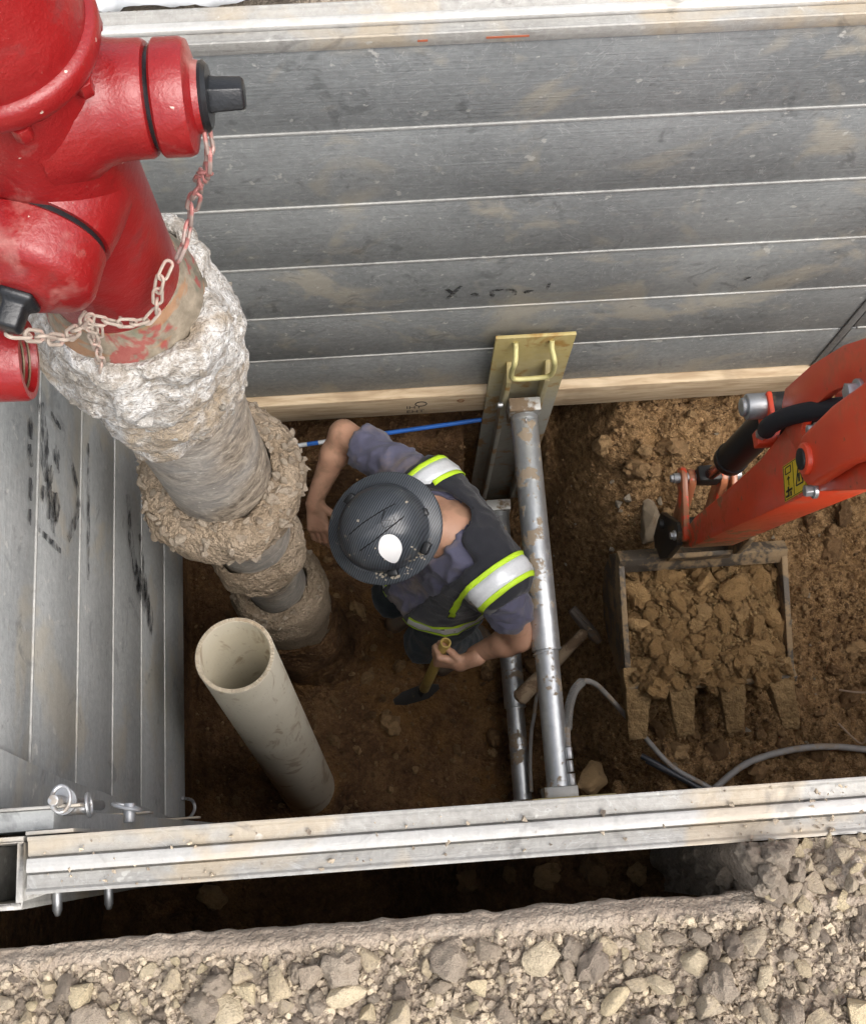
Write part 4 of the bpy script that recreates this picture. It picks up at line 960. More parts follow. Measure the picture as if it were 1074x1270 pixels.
for k, (dx, dy) in enumerate(((0, 0), (.055, -.015))):
    pp = [(.955+dx,.925+dy,-.80),(.945+dx,.915+dy,-.73),(.955+dx,.895+dy,-.62),(.985+dx,.855+dy,-.48),(1.02+dx*.6,.80+dy,-.32),(1.04,.74+dy,-.16),(1.05,.70,.0)]
    keep(MB().tube(smooth_path(pp, 7), .023, 14).build('hose', M_RUB), ex)
    keep(MB().cyl((.956+dx,.930+dy,-.845),(.955+dx,.926+dy,-.81),.017, n=6).cyl((.955+dx,.927+dy,-.815),(.953+dx,.924+dy,-.775),.019, n=20).build('hose_fitting', M_ZINC, bev=.001), ex)
keep(MB().box((.945,.905,-.885),(1.03,.945,-.845)).build('port_block', M_OR, bev=.003), ex)
# links
def capsule2(p, q, r0, r1, n=10):
    p, q = Vector((p[0], p[1], 0)), Vector((q[0], q[1], 0)); a0 = math.atan2((q-p).y, (q-p).x)
    return [(p.x+r0*math.cos(a0+math.pi/2+math.pi*i/n), p.y+r0*math.sin(a0+math.pi/2+math.pi*i/n)) for i in range(n+1)] + [(q.x+r1*math.cos(a0-math.pi/2+math.pi*i/n), q.y+r1*math.sin(a0-math.pi/2+math.pi*i/n)) for i in range(n+1)]
for x0, x1 in ((.948, .968), (1.112, 1.132)):
    keep(MB().prism(capsule2((1.075,-1.645), (.915,-1.715), .034, .040), YZ, x0, x1).build('guide_link', M_OR, bev=.005), ex)
for x0, x1 in ((.975, 1.0), (1.08, 1.105)):
    keep(MB().prism(capsule2((1.07,-1.66), (.985,-1.89), .034, .034), YZ, x0, x1).build('bucket_link', M_OR, bev=.005), ex)
for y, z in ((1.072,-1.645), (.905,-1.745)):
    keep(MB().cyl((.928, y, z), (1.15, y, z), .017, n=20).cyl((.918, y, z), (.930, y, z), .013, n=6).build('link_pin', M_ZINC, bev=.001), ex)
# bucket
bk = empty('bucket', (0, 0, 0)); bk.parent = ex; bk.matrix_parent_inverse = Matrix.Translation(ex.location).inverted()
del_ = bk; BX0, BX1 = .812, 1.378
prof = [(.885,-2.020),(.935,-2.07),(.955,-2.17),(.935,-2.29),(.87,-2.38),(.78,-2.42),(.66,-2.38),(.53,-2.27),(.455,-2.145)]
th_ = .014
inn = [(a*.97+.77*.03, b*.97-2.16*.03) for a, b in prof]
o = MB().prism(prof+inn[::-1], YZ, BX0, BX1).build('bowl', M_BKT, bev=.002); o.parent = bk
for x0, x1 in ((BX0-.020, BX0+.001), (BX1-.001, BX1+.020)):
    o = MB().prism(prof, YZ, x0, x1).build('side_plate', M_BKT, bev=.003); o.parent = bk
    sx = x0 if x0 < 1 else x1
o = MB().prism([(.855,-2.050),(.890,-2.000),(.935,-2.03),(.895,-2.085)], YZ, BX0-.019, BX1+.019).build('back_bar', M_BKT, bev=.004); o.parent = bk
o = MB().prism([(.44,-2.125),(.455,-2.11),(.52,-2.145),(.52,-2.175),(.455,-2.155)], YZ, BX0-.019, BX1+.019).build('cutting_lip', M_BKT, bev=.004); o.parent = bk
M_TOOTH = mat_soil('muddy_tooth', (.15, .093, .042), (.26, .17, .08), (.34, .23, .115), 55, .008)
for xb, xt, wb, wt in ((.828,.822,.046,.034), (.980,.995,.046,.034), (1.162,1.175,.046,.034), (1.340,1.378,.046,.030)):
    v = [(xb-wb,.53,-2.115),(xb+wb,.53,-2.115),(xb+wb,.53,-2.175),(xb-wb,.53,-2.175),(xt-wt,.285,-2.20),(xt+wt,.285,-2.20),(xt+wt*.9,.28,-2.215),(xt-wt*.9,.28,-2.215),(xb-wb*.98,.43,-2.112),(xb+wb*.98,.43,-2.112),(xb+wb*.98,.43,-2.185),(xb-wb*.98,.43,-2.185)]
    f = [(0,1,9,8),(8,9,5,4),(3,11,10,2),(11,7,6,10),(0,8,11,3),(8,4,7,11),(1,2,10,9),(9,10,6,5),(4,5,6,7),(0,3,2,1)]
    o = MB().raw(v, f).build('tooth', M_TOOTH, bev=.006); o.parent = bk
    bm2 = bmesh.new(); bm2.from_mesh(o.data); bmesh.ops.triangulate(bm2, faces=bm2.faces); bmesh.ops.subdivide_edges(bm2, edges=[e for e in bm2.edges if e.calc_length() > .02], cuts=5, use_grid_fill=True); bmesh.ops.triangulate(bm2, faces=bm2.faces); bm2.normal_update()
    P_ = np.array([w.co for w in bm2.verts]); D_ = .006*fbm(P_*28, 3, 5) + .003*fbm(P_*90, 2, 6)
    for w, dd in zip(bm2.verts, D_): w.co += w.normal*float(dd)
    bm2.to_mesh(o.data); bm2.free(); o.data.polygons.foreach_set('use_smooth', [True]*len(o.data.polygons))
for x0, x1 in ((.935, .955), (1.175, 1.195)):
    o = MB().prism([(.90,-2.06),(.865,-1.90),(.87,-1.74),(.90,-1.70),(.94,-1.71),(1.0,-1.84),(1.03,-1.90),(1.02,-1.95),(.985,-2.05)], YZ, x0, x1).build('ear', M_BLKS if x0 < 1 else M_BKT, bev=.003); o.parent = bk
o = MB().cyl((.92,.985,-1.89),(1.21,.985,-1.89),.018, n=18).build('bucket_pin', M_BLKS, bev=.002); o.parent = bk
o = MB().prism([(.87,-1.93),(.885,-1.92),(.885,-1.99),(.87,-1.98)], YZ, .955, 1.175).build('ear_brace', M_BKT, bev=.002); o.parent = bk
# warning sticker
M_STY = mat_plain('sticker_yellow', (.85, .58, .03), .5, dirt=.2, dirt_t=.6, dcol=(.4, .25, .1)); M_STK = mat_plain('sticker_black', (.02, .02, .02), .6)
q0, q1, q3 = Vector((.812,-.755)), Vector((.797,-.600)), Vector((.728,-.778))
def stk(u, v): p = q0 + (q1-q0)*u + (q3-q0)*v; return p.x, p.y
def flat(poly, nm, m, x): return keep(MB().prism([stk(u, v) for u, v in poly], YZ, x-.0006, x).build(nm, m), ex)
SX = .9645
flat([(0,0),(1,0),(1,1),(0,1)], 'warning_sticker', M_STY, SX)
def frame(poly, w=.03):
    n = len(poly)
    for i in range(n):
        a, b = Vector(poly[i]), Vector(poly[(i+1) % n]); d_ = (b-a).normalized(); nn = Vector((-d_.y, d_.x))*w/2
        flat([tuple(a-nn), tuple(b-nn), tuple(b+nn), tuple(a+nn)], 'sticker_line', M_STK, SX-.0008)
frame([(.03,.03),(.97,.03),(.97,.97),(.03,.97)], .015); frame([(.46,.06),(.46,.94)], .012)
frame([(.12,.10),(.36,.10),(.36,.28),(.12,.28)], .03); frame([(.24,.36),(.24,.62)], .03)
flat([(.16,.44),(.24,.36),(.32,.44)], 'sticker_line', M_STK, SX-.0009)
for pl in ([(.10,.72),(.38,.72),(.38,.78),(.10,.78)], [(.18,.64),(.24,.64),(.24,.92),(.18,.92)], [(.28,.80),(.34,.80),(.34,.93),(.28,.93)], [(.08,.86),(.2,.86),(.2,.92),(.08,.92)]): flat(pl, 'sticker_line', M_STK, SX-.0009)
frame([(.56,.75),(.86,.75),(.71,.20)], .04); flat([(.66,.45),(.74,.45),(.73,.68),(.67,.68)], 'sticker_line', M_STK, SX-.0009)
# soil heaped in the bucket
ld = empty('bucket_load', (1.1, .7, -2.2), 'heap of wet brown clods and rocks filling the bucket', 'soil heap')
def load_z(x, y):
    P = np.stack([x, y, 0*x], -1); e = np.minimum(np.minimum(x-BX0, BX1-x), np.minimum(y-.40, .89-y))
    return -2.135 + .055*sstep(0, .12, e) + .03*sstep(.5, .9, y) + .025*fbm(P*9, 3, 71) + (.42-worley(P*20, 12))*.022 + (.42-worley(P*55, 3))*.007
ob = link('load_bed', grid_mesh('load_bed', BX0+.003, BX1-.003, .452, .90, .005, load_z), M_LOADB); keep(ob, ld)
g = np.random.default_rng(44)
lc = relax_scatter(g, 230, (BX0+.02, BX1-.02, .45, .87), .008, .042, 2.4, None, over=.60)
LCL = [clod_mesh('clod', 130+i, 3, (1, .85, .75), .55, .22) for i in range(7)] + [hull_mesh('clod', 15, (1, .85, .75), 140, .05, .05)]
for m in LCL: m.materials.append(M_LOAD)
for x, y, r in lc:
    o = piece('clod', LCL[g.integers(8)], None, (x, y, float(load_z(np.array(x), np.array(y))) + r*.05), r*2.4, None, g); keep(o, ld)
for i in range(60):
    x = g.uniform(BX0, BX1); y = g.uniform(.43, .51); s = g.uniform(.015, .045)
    o = piece('clod', LCL[i % 7], None, (x, y, -2.125 + .6*(y-.46) + s*.1), s, None, g); keep(o, ld)
LRK = [hull_mesh('rock', 18, (1, s, .6), 160+i, .05, .03) for i, s in enumerate((.6, .45, .8, .5))]
for m in LRK: m.materials.append(M_LOAD)
for i, (x, y, s) in enumerate([(.86,.68,.15),(.97,.83,.15),(1.19,.76,.15),(1.33,.68,.14),(.85,.80,.16),(1.10,.81,.14),(1.30,.80,.13),(.99,.74,.12),(1.14,.68,.10),(.86,.53,.07),(1.22,.52,.07),(1.04,.60,.09)]):
    o = piece('rock', LRK[i % 4], None, (x, y, float(load_z(np.array(x), np.array(y))) + s*.12), s, None, g, True); keep(o, ld)
n = 4200; X = g.uniform(BX0+.01, BX1-.01, n); Y = g.uniform(.48, .87, n); S = .004+.012*g.uniform(0, 1, n)**2
M_LOADC = mat_rock('bucket_crumb', [(.1, (.20, .125, .052)), (.6, (.29, .185, .08)), (.95, (.36, .24, .115))], island=True)
ob = scatter_mesh('soil_crumbs', np.stack([X, Y, load_z(X, Y)+S*.3], -1), S*1.2, CRUMB, M_LOADC, 12, None, True); keep(ob, ld)
# roots at the right bank
M_ROOT = mat_plain('root', (.30, .22, .15), .85)
for i, pp in enumerate([[(1.62,.42,-2.33),(1.70,.40,-2.28),(1.78,.43,-2.31),(1.9,.40,-2.33)], [(1.60,.30,-2.34),(1.66,.22,-2.31),(1.69,.27,-2.28),(1.80,.36,-2.32)]]):
    o = MB().tube(smooth_path(pp, 6), [.004]*19, 6).build('root', M_ROOT); tag(o, ('thin bare root poking from the bank at the right edge', 'second bare root just above the grey hose at the right edge')[i], 'root', 'roots at the right bank')
# crumpled plastic sheet behind the far panel and a dark post
def film(x, y):
    P = np.stack([x, y, 0*x], -1); return .02 + .06*np.abs(fbm(P*7, 4, 91)) + .03*np.abs(fbm(P*22, 3, 95)) - .04*sstep(1.64, 1.60, y)
t = NT('clear_film'); t.base((.72, .74, .76)); t.rough(.22); t.p.inputs['Transmission Weight'].default_value = .35; t.p.inputs['IOR'].default_value = 1.3
ob = link('plastic_sheet', grid_mesh('plastic_sheet', -.72, -.10, 1.60, 2.05, .010, film), t.m)
so = ob.modifiers.new('s', 'SOLIDIFY'); so.thickness = .0015; tag(ob, 'crumpled pale plastic sheet lying behind the far panel at the top left', 'plastic sheet')
o = MB().box((-.115,1.635,-.1),(-.085,1.665,.28)).build('stake', mat_plain('dark_stake', (.05, .04, .03), .9), bev=.004); tag(o, 'short dark stake standing behind the far panel', 'stake')
g = np.random.default_rng(90); n = 900; X = g.uniform(-.1, 2.0, n); Y = g.uniform(1.60, 2.2, n); S = .006+.03*g.uniform(0, 1, n)**2.5
ob = scatter_mesh('rubble', np.stack([X, Y, far_z(X, Y)+S*.2], -1), S*1.2, SMALL, M_PEBBLE, 14, bpy.data.objects['far_ground'])
# crumbs of dried mud lying on the near rail
g = np.random.default_rng(91)
X = np.concatenate([g.normal(c0, s0, k0) for c0, s0, k0 in [(-.50,.05,30),(-.40,.05,20),(-.30,.03,14),(-.05,.06,22),(.15,.05,12),(.45,.08,20),(.60,.06,50),(.68,.05,60),(.3,.3,40),(0,.3,40)]])
Y = g.uniform(-.036, .040, len(X)); S = .002+.011*g.uniform(0, 1, len(X))**4
ob = scatter_mesh('mud_crumbs', np.stack([X, Y, .002+S*.3], -1), S*1.3, SMALL, M_PEBBLE, 15); tag(ob, 'dried crumbs of mud scattered on the near top rail', 'dirt', kind='stuff')

# ================================================================== WORKER
Fw = np.array((-.855, -.52, 0)); Rt = np.array((-.52, .855, 0)); Up = np.array((0, 0, 1.0))
SCN = np.array((.215, .895, -1.515))
MB3 = np.stack([Rt, Fw, Up], 1)
def W(s, f, u, o=SCN): return o + Rt*s + Fw*f + Up*u
Rsh, Lsh = W(.195, 0, .0), W(-.195, 0, .0)
Rel, Lel = np.array((-.140, 1.300, -1.66)), np.array((.392, .605, -1.77))
Rwr, Lwr = np.array((-.258, 1.135, -1.85)), np.array((.250, .583, -1.925))
headc = np.array((.022, .895, -1.425)); neck0 = W(0, -.01, .0); neck1 = headc + np.array((.055, .02, -.02))
pel = W(0, .05, -.53)
hips = [W(.10, .08, -.58), W(-.10, .08, -.58)]
knees = [W(.100, .20, -.77), W(-.110, .20, -.79)]
ank = [W(.13, .02, -1.42), W(-.14, -.04, -1.42)]
def torso(P, e=0.0):
    d = ell_sdf(P, W(0, .03, -.20), (.185+e, .140+e, .30+e), MB3)
    d = smin(d, cone_sdf(P, W(.155, -.01, -.03), W(-.155, -.01, -.03), .072+e, .072+e), .08)
    d = smin(d, ell_sdf(P, W(0, .085, -.42), (.180+e, .165+e, .20+e), MB3), .08)
    return d
def upper_arm(P, sh, el, e=0.0, t=1.0):
    q = sh + (el-sh)*t
    d = cone_sdf(P, sh, q, .066+e, .066-.020*t+e*1.5)
    return d
def arms(P, e=0.0):
    d = None
    for sh, el, wr in ((Rsh, Rel, Rwr), (Lsh, Lel, Lwr)):
        a = smin(cone_sdf(P, sh, el, .060+e, .046+e), cone_sdf(P, el, el+(wr-el)*.3, .045+e, .046+e), .02)
        a = smin(a, cone_sdf(P, el+(wr-el)*.3, wr, .046+e, .029+e), .02)
        d = a if d is None else np.minimum(d, a)
    return d
def bodyf(P):
    d = ell_sdf(P, headc, (.078, .098, .115), MB3)
    d = smin(d, ell_sdf(P, headc+Fw*.085+Up*-.03, (.018, .03, .03), MB3), .02)     # nose
    d = smin(d, ell_sdf(P, headc+Fw*.05+Up*-.09, (.05, .05, .04), MB3), .03)      # jaw
    for s in (-1, 1): d = smin(d, ell_sdf(P, headc+Rt*s*.08+Fw*-.005+Up*-.02, (.014, .025, .035), MB3), .008)
    d = smin(d, cone_sdf(P, neck0, neck1, .064, .056), .035)
    d = smin(d, torso(P, -.012), .05)
    return smin(d, arms(P), .03)
def hand_caps(wr, d, w, nr, curl, spread=.020, L=1.0, thumb=1):
    # d: wrist to knuckles, w: across the palm towards the thumb side, nr: side the fingers curl to
    d, w, nr = [np.array(x, float)/np.linalg.norm(x) for x in (d, w, nr)]
    caps = []
    for i, (o, ln) in enumerate(((1.5, .95), (.5, 1.05), (-.5, 1.0), (-1.5, .82))):
        k = wr + d*.088*L + w*o*spread
        caps.append((wr + d*.012 + w*o*.011, k, .0155, .0125))
        ang = 0; p = k
        for j, sl in enumerate((.043, .028, .023)):
            ang += curl[j] + (.05*i)
            q = p + (d*math.cos(ang) + nr*math.sin(ang))*sl*ln*L
            caps.append((p, q, .0102-.0008*j, .0095-.0010*j)); p = q
    p = wr + d*.022 + w*.022; q = p + (d*.6 + w*.55 + nr*.35)*.045; r = q + (d*.85 + w*.1 + nr*.5)*.033; s = r + (d*.6 - w*.25 + nr*.6)*.026
    caps += [(p, q, .016, .0125), (q, r, .0118, .0105), (r, s, .0105, .0090)]
    return caps
handle_a, handle_b = np.array((.150, .612, -1.885)), np.array((.082, .528, -2.31))
hd_ = (handle_b-handle_a)/np.linalg.norm(handle_b-handle_a)
Ld = np.array((-.93, .10, -.10)); Ld = Ld - hd_*(Ld@hd_); Ld /= np.linalg.norm(Ld)
Ln = np.cross(hd_, Ld); Ln = Ln if Ln[1] > 0 else -Ln
grip = handle_a + hd_*.055
Lw2 = grip - Ld*.078 - Ln*.034
HL = hand_caps(Lw2, Ld, -hd_, Ln, (1.15, 1.25, .9), .019)
Rd = np.array((.07, -.85, -.50)); Rd /= np.linalg.norm(Rd)
Rwv = np.array((.80, -.45, .15)); Rwv = Rwv - Rd*(Rwv@Rd); Rwv /= np.linalg.norm(Rwv)
Rn = np.cross(Rd, Rwv); Rn = Rn if Rn[2] < 0 else -Rn
HR = hand_caps(Rwr, Rd, Rwv, Rn, (.25, .45, .35), .0215, 1.15)
def handf(caps, fore):
    def fn(P):
        d = cone_sdf(P, *caps[0])
        for i, c in enumerate(caps):
            if i == 0: continue
            e = cone_sdf(P, *c)
            palm = (i % 4 == 0 and i < 16)
            d = smin(d, e, .014 if palm else .0035)
        return smin(d, cone_sdf(P, fore[0], fore[1], .030, .026), .02)
    return fn
def bbox(pts, m): a = np.array(pts); return a.min(0)-m, a.max(0)+m
t = NT('skin'); c = t.coord(); n1 = t.noise(9, 4, .6, c); n2 = t.noise(120, 3, .6, c)
col = t.mix(n1, (.42, .225, .145), (.54, .315, .215)); col = t.mix(t.ramp(t.noise(14, 4, .65, c, .4), [(.48, 0), (.62, .55)]), col, (.24, .145, .09))
t.base(col); t.rough(.52); t.p.inputs['Subsurface Weight'].default_value = .08; t.p.inputs['Subsurface Radius'].default_value = (.01, .004, .002)
t.bump(n2, .0012, .5); M_SKIN = t.m
lo, hi = bbox([headc, Rel, Lel, Rwr, Lwr, pel, Rsh, Lsh, headc+Up*.05], .16)
V1, Q1 = snet(bodyf, lo, hi, .0095)
VV, QQ = [V1], [Q1]
for caps, fr in ((HL, (Lel+(Lw2-Lel)*.75, Lw2+Ld*.01)), (HR, (Rel+(Rwr-Rel)*.75, Rwr+Rd*.01))):
    lo, hi = bbox([x for c in caps for x in c[:2]]+[fr[0]], .035); v, q = snet(handf(caps, fr), lo, hi, .0036); QQ.append(q+sum(map(len, VV))); VV.append(v)
worker = empty('person', (.2, .9, -2.85), 'worker in a dark hard hat, purple tee and black safety vest digging in the pit', 'person')
keep(link('body', fast_mesh('body', np.concatenate(VV), np.concatenate(QQ)), M_SKIN), worker)
def wrinkle(V, Q, amp, s, seed, stretch=(1, 1, 1)):
    # push the cloth in and out along its normals
    n = np.zeros_like(V); fn = np.cross(V[Q[:, 2]]-V[Q[:, 0]], V[Q[:, 3]]-V[Q[:, 1]])
    for k in range(4): np.add.at(n, Q[:, k], fn)
    n /= np.maximum(1e-12, np.linalg.norm(n, axis=1))[:, None]
    r1 = (1-np.abs(fbm(V*s*np.array(stretch), 2, seed)))**4; r2 = (1-np.abs(fbm(V*s*1.9*np.array(stretch)[[2, 0, 1]]+5, 2, seed+4)))**4
    d = amp*(r1*1.1 + r2*.7 - .75)
    return V + n*d[:, None]
def cloth_mat(name, a, b, dirt, dc, dt=.56, weave=420, rough=.95):
    t = NT(name); c = t.coord(); n1 = t.noise(8, 5, .6, c); w = t.noise(weave, 2, .5, c)
    col = t.mix(n1, a, b); col = t.mix(t.ramp(t.math('ADD', t.math('MULTIPLY', t.noise(6, 5, .65, c, .4), .7), t.math('MULTIPLY', n1, .3)), [(dt, 0), (dt+.12, dirt)]), col, dc)
    t.base(col); t.rough(rough); t.p.inputs['Sheen Weight'].default_value = .15; t.bump(w, .0012, .5); return t.m
M_TEE = cloth_mat('purple_cotton', (.064, .064, .108), (.098, .098, .150), .55, (.26, .20, .15), .50)
M_VEST = cloth_mat('black_mesh', (.010, .011, .016), (.022, .023, .030), .3, (.10, .085, .07), .62, 700)
M_JEAN = cloth_mat('dark_denim', (.010, .017, .023), (.020, .031, .040), .6, (.12, .085, .055), .56, 500)
def vestf(P):
    d = torso(P, .017)
    s = (P-SCN)@Rt; f = (P-SCN)@Fw; u = (P-SCN)@Up
    d = smin(d, cone_sdf(P, W(.190, -.005, -.008), W(-.190, -.005, -.008), .094, .094), .06)
    d = smax(d, np.abs(s)-.262, .02)
    for sh in (Rsh, Lsh):
        sg = 1 if sh is Rsh else -1
        d = smax(d, -cone_sdf(P, sh+Rt*sg*.075-Up*.13, sh+Rt*sg*.27-Up*.12, .085, .085), .015)
    d = smax(d, -(cone_sdf(P, neck0+np.array((.02, .008, -.05)), neck1+Up*.05, .088, .115)), .015)     # neck hole
    open_ = np.maximum(np.abs(s)-(.035+.16*np.clip(.35+u/1.0+.1, 0, .5)), -(f-.03))                     # open front
    d = smax(d, -open_, .012)
    return smax(d, -(u+.52), .01)
def tee(P):
    d = torso(P, .004)
    for sh, el, k in ((Rsh, Rel, .78), (Lsh, Lel, .60)):
        a = cone_sdf(P, sh, sh+(el-sh)*k, .070, .070); ax = (el-sh)/np.linalg.norm(el-sh)
        cut = (P-(sh+(el-sh)*k))@ax; a = smax(a, cut, .01); d = smin(d, a, .035)
    hole = cone_sdf(P, neck0+np.array((.03, .01, -.03)), neck1, .078, .10)
    d = smax(d, -hole, .012)
    return np.maximum(d, -(vestf(P)+.008))
lo, hi = bbox([Rsh, Lsh, Rel, Lel, pel-Up*.1, neck0], .17)
v, q = snet(tee, lo, hi, .0085); v = wrinkle(v, q, .013, 13, 3, (1, 1, .5))
keep(link('tee_shirt', fast_mesh('tee', v, q), M_TEE), worker)
lo, hi = bbox([Rsh, Lsh, pel, neck0], .20)
v, q = snet(vestf, lo, hi, .0080); v = wrinkle(v, q, .009, 11, 8, (1, 1, .6))
vest = keep(link('safety_vest', fast_mesh('vest', v, q), M_VEST), worker)
# reflective bands over the shoulders, laid on the vest by ray casting
from mathutils.bvhtree import BVHTree
bvh = BVHTree.FromPolygons([Vector(p) for p in v], [tuple(map(int, f)) for f in q])
t = NT('reflective_tape'); c = t.coord(); t.base(t.mix(t.noise(160, 2, .5, c), (.62, .65, .68), (.80, .82, .84))); t.rough(.35); t.metal(.15); t.bump(t.noise(30, 4, .6, c), .003, .5); M_TAPE = t.m
M_LIME = mat_plain('lime_trim', (.52, .78, .03), .6, 0, .15, 40, .001, dirt=.3, dirt_t=.62)
def band(side, w0, w1, mat, nm, off, a0=-60, a1=215, n=46):
    rows = []
    for i in range(n+1):
        a = R(a0 + (a1-a0)*i/n); row = []
        for k in range(4):
            s = side*(w0+(w1-w0)*k/3) ; ctr = W(s, .0, -.16)
            # stretch the sweep downwards so the band hangs on the chest and back
            dirv = -Fw*math.cos(a)*1.0 + Up*math.sin(a)
            o = Vector(ctr + dirv*.6); hit = bvh.ray_cast(o, Vector(-dirv))
            if hit[0] is None: row = None; break
            row.append(hit[0] + Vector(dirv)*off)
        rows.append(row)
    mb = MB()
    for r0, r1 in zip(rows[:-1], rows[1:]):
        if r0 is None or r1 is None or max((x-y).length for x, y in zip(r0, r1)) > .06: continue
        for k in range(3): mb.raw([r0[k], r0[k+1], r1[k+1], r1[k]], [(0, 1, 2, 3)])
    if mb.v:
        o = mb.build(nm, mat, ang=80); so = o.modifiers.new('s', 'SOLIDIFY'); so.thickness = .0015; so.offset = 0
        o.parent = vest; o.matrix_parent_inverse = Matrix.Identity(4)
for sd in (1, -1):
    band(sd, .165, .222, M_TAPE, 'reflective_band', .0065)
    band(sd, .151, .167, M_LIME, 'lime_trim', .0075)
    band(sd, .220, .236, M_LIME, 'lime_trim', .0075)
def waist(u0, u1, mat, nm, off):
    rows = []
    for i in range(73):
        a = 2*math.pi*i/72; dv_ = Rt*math.cos(a)+Fw*math.sin(a); row = []
        for k in range(3):
            ctr = W(0, 0, u0+(u1-u0)*k/2); hit = bvh.ray_cast(Vector(ctr+dv_*.5), Vector(-dv_))
            if hit[0] is None or (hit[0]-Vector(ctr)).length < .09: row = None; break
            row.append(hit[0]+Vector(dv_)*off)
        rows.append(row)
    mb = MB()
    for r0, r1 in zip(rows[:-1], rows[1:]):
        if r0 is None or r1 is None or max((x-y).length for x, y in zip(r0, r1)) > .05: continue
        for k in range(2): mb.raw([r0[k], r0[k+1], r1[k+1], r1[k]], [(0, 1, 2, 3)])
    if mb.v: o = mb.build(nm, mat, ang=80); o.parent = vest; o.matrix_parent_inverse = Matrix.Identity(4)
waist(-.40, -.35, M_TAPE, 'reflective_band', .003); waist(-.415, -.40, M_LIME, 'lime_trim', .004); waist(-.35, -.335, M_LIME, 'lime_trim', .004)
def jeansf(P):
    d = ell_sdf(P, pel-Up*.03, (.175, .145, .15), MB3)
    for h, k, a in zip(hips, knees, ank):
        d = smin(d, cone_sdf(P, h, k, .100, .078), .05); d = smin(d, cone_sdf(P, k, a, .075, .062), .03)
    return d
lo, hi = bbox(hips+knees+ank+[pel], .17)
v, q = snet(jeansf, lo, hi, .012); v = wrinkle(v, q, .007, 10, 12)
keep(link('jeans', fast_mesh('jeans', v, q), M_JEAN), worker)
M_BOOT = mat_plain('muddy_boot', (.07, .05, .035), .8, 0, .3, 20, .002, dirt=.8, dirt_t=.5, dcol=(.13, .08, .045))
for a in ank:
    f = lambda P, a=a: smin(cone_sdf(P, a+Up*.05, a-Up*.05, .065, .06), cone_sdf(P, a-Up*.055-Fw*.03, a-Up*.065+Fw*.17, .055, .045), .03)
    lo, hi = bbox([a, a+Fw*.2, a-Up*.1], .1); v, q = snet(f, lo, hi, .012); keep(link('boot', fast_mesh('boot', v, q), M_BOOT), worker)
# hair below the hat brim
hair = lambda P: np.maximum(ell_sdf(P, headc, (.087, .108, .122), MB3) + .004*fbm(P*120, 2, 4), np.maximum((P-headc)@Fw-.02, -((P-headc)@Up+.075)))
lo, hi = bbox([headc], .16); v, q = snet(hair, lo, hi, .006); keep(link('hair', fast_mesh('hair', v, q), mat_plain('black_hair', (.012, .010, .009), .7)), worker)
# hard hat
hup = np.array(Up)*1.0 + Fw*.30 + Rt*(-.10); hup /= np.linalg.norm(hup); hfw = Fw - hup*(Fw@hup); hfw /= np.linalg.norm(hfw); hrt = np.cross(hfw, hup)
HC = np.array((-.022, .893, -1.385))
def hp(a, b, c_): return HC + hfw*a + hrt*b + hup*c_
prof = [(.0,.140),(.025,.139),(.05,.135),(.072,.127),(.093,.114),(.110,.096),(.122,.072),(.128,.046),(.131,.022),(.132,.012),(.136,.006),(.146,.002),(.155,-.003),(.166,-.008),(.170,-.011),(.171,-.014),(.166,-.015),(.15,-.010),(.134,-.003),(.127,.010),(.12,.04)]
nA = 96; mbh = MB(); vs = []
for r, h in prof:
    for i in range(nA):
        a = 2*math.pi*i/nA; x, y = r*math.cos(a)*1.04, r*math.sin(a)*.97; z = h
        if h > .008 and r < .1315:
            cr = math.exp(-(y/.020)**2)*(1 if x < .09 else .3)*min(1, r/.03+.6); z += .007*cr
            z += .003*math.exp(-((abs(y)-.055)/.007)**2)*(1 if h > .05 else 0)
        if r > .134: z += .006*math.cos(2*a) + (.004 if x > 0 else 0)
        vs.append(hp(x, y, z))
m = len(prof)
mbh.raw(vs, [(j*nA+i, j*nA+(i+1) % nA, (j+1)*nA+(i+1) % nA, (j+1)*nA+i) for j in range(m-1) for i in range(nA)])
t = NT('carbon_hat'); c = t.coord((1, 1, 1), (.0, .0, .55)); wv = t.node('ShaderNodeTexWave', wave_type='BANDS', bands_direction='X'); wv.inputs['Scale'].default_value = 45; wv.inputs['Distortion'].default_value = 2.2; wv.inputs['Detail'].default_value = 1; wv.inputs['Detail Scale'].default_value = .35
t.l(c, wv.inputs['Vector']); n1 = t.noise(12, 5, .6, c); fine = t.noise(300, 2, .5, c)
col = t.mix(wv.outputs['Fac'], (.014, .017, .022), (.085, .097, .115)); col = t.mix(t.ramp(n1, [(.45, 0), (.75, .45)]), col, (.11, .12, .13)); 
col = t.mix(t.ramp(t.noise(26, 4, .6, c), [(.66, 0), (.71, .5)]), col, (.28, .25, .20)); t.base(col); t.rough(t.math('ADD', t.math('MULTIPLY', n1, .3), .20)); t.bump(fine, .0004, .3); M_HAT = t.m
hat = keep(mbh.build('hard_hat', M_HAT, ang=55), worker)
hb = BVHTree.FromPolygons([Vector(p) for p in vs], [tuple(f) for f in mbh.f])
def on_hat(x, y, off):
    h = hb.ray_cast(Vector(hp(x, y, .4)), Vector(-hup)); return (h[0] + Vector(h[1] if h[1].dot(Vector(hup)) > 0 else -h[1])*off) if h[0] else Vector(hp(x, y, .0))
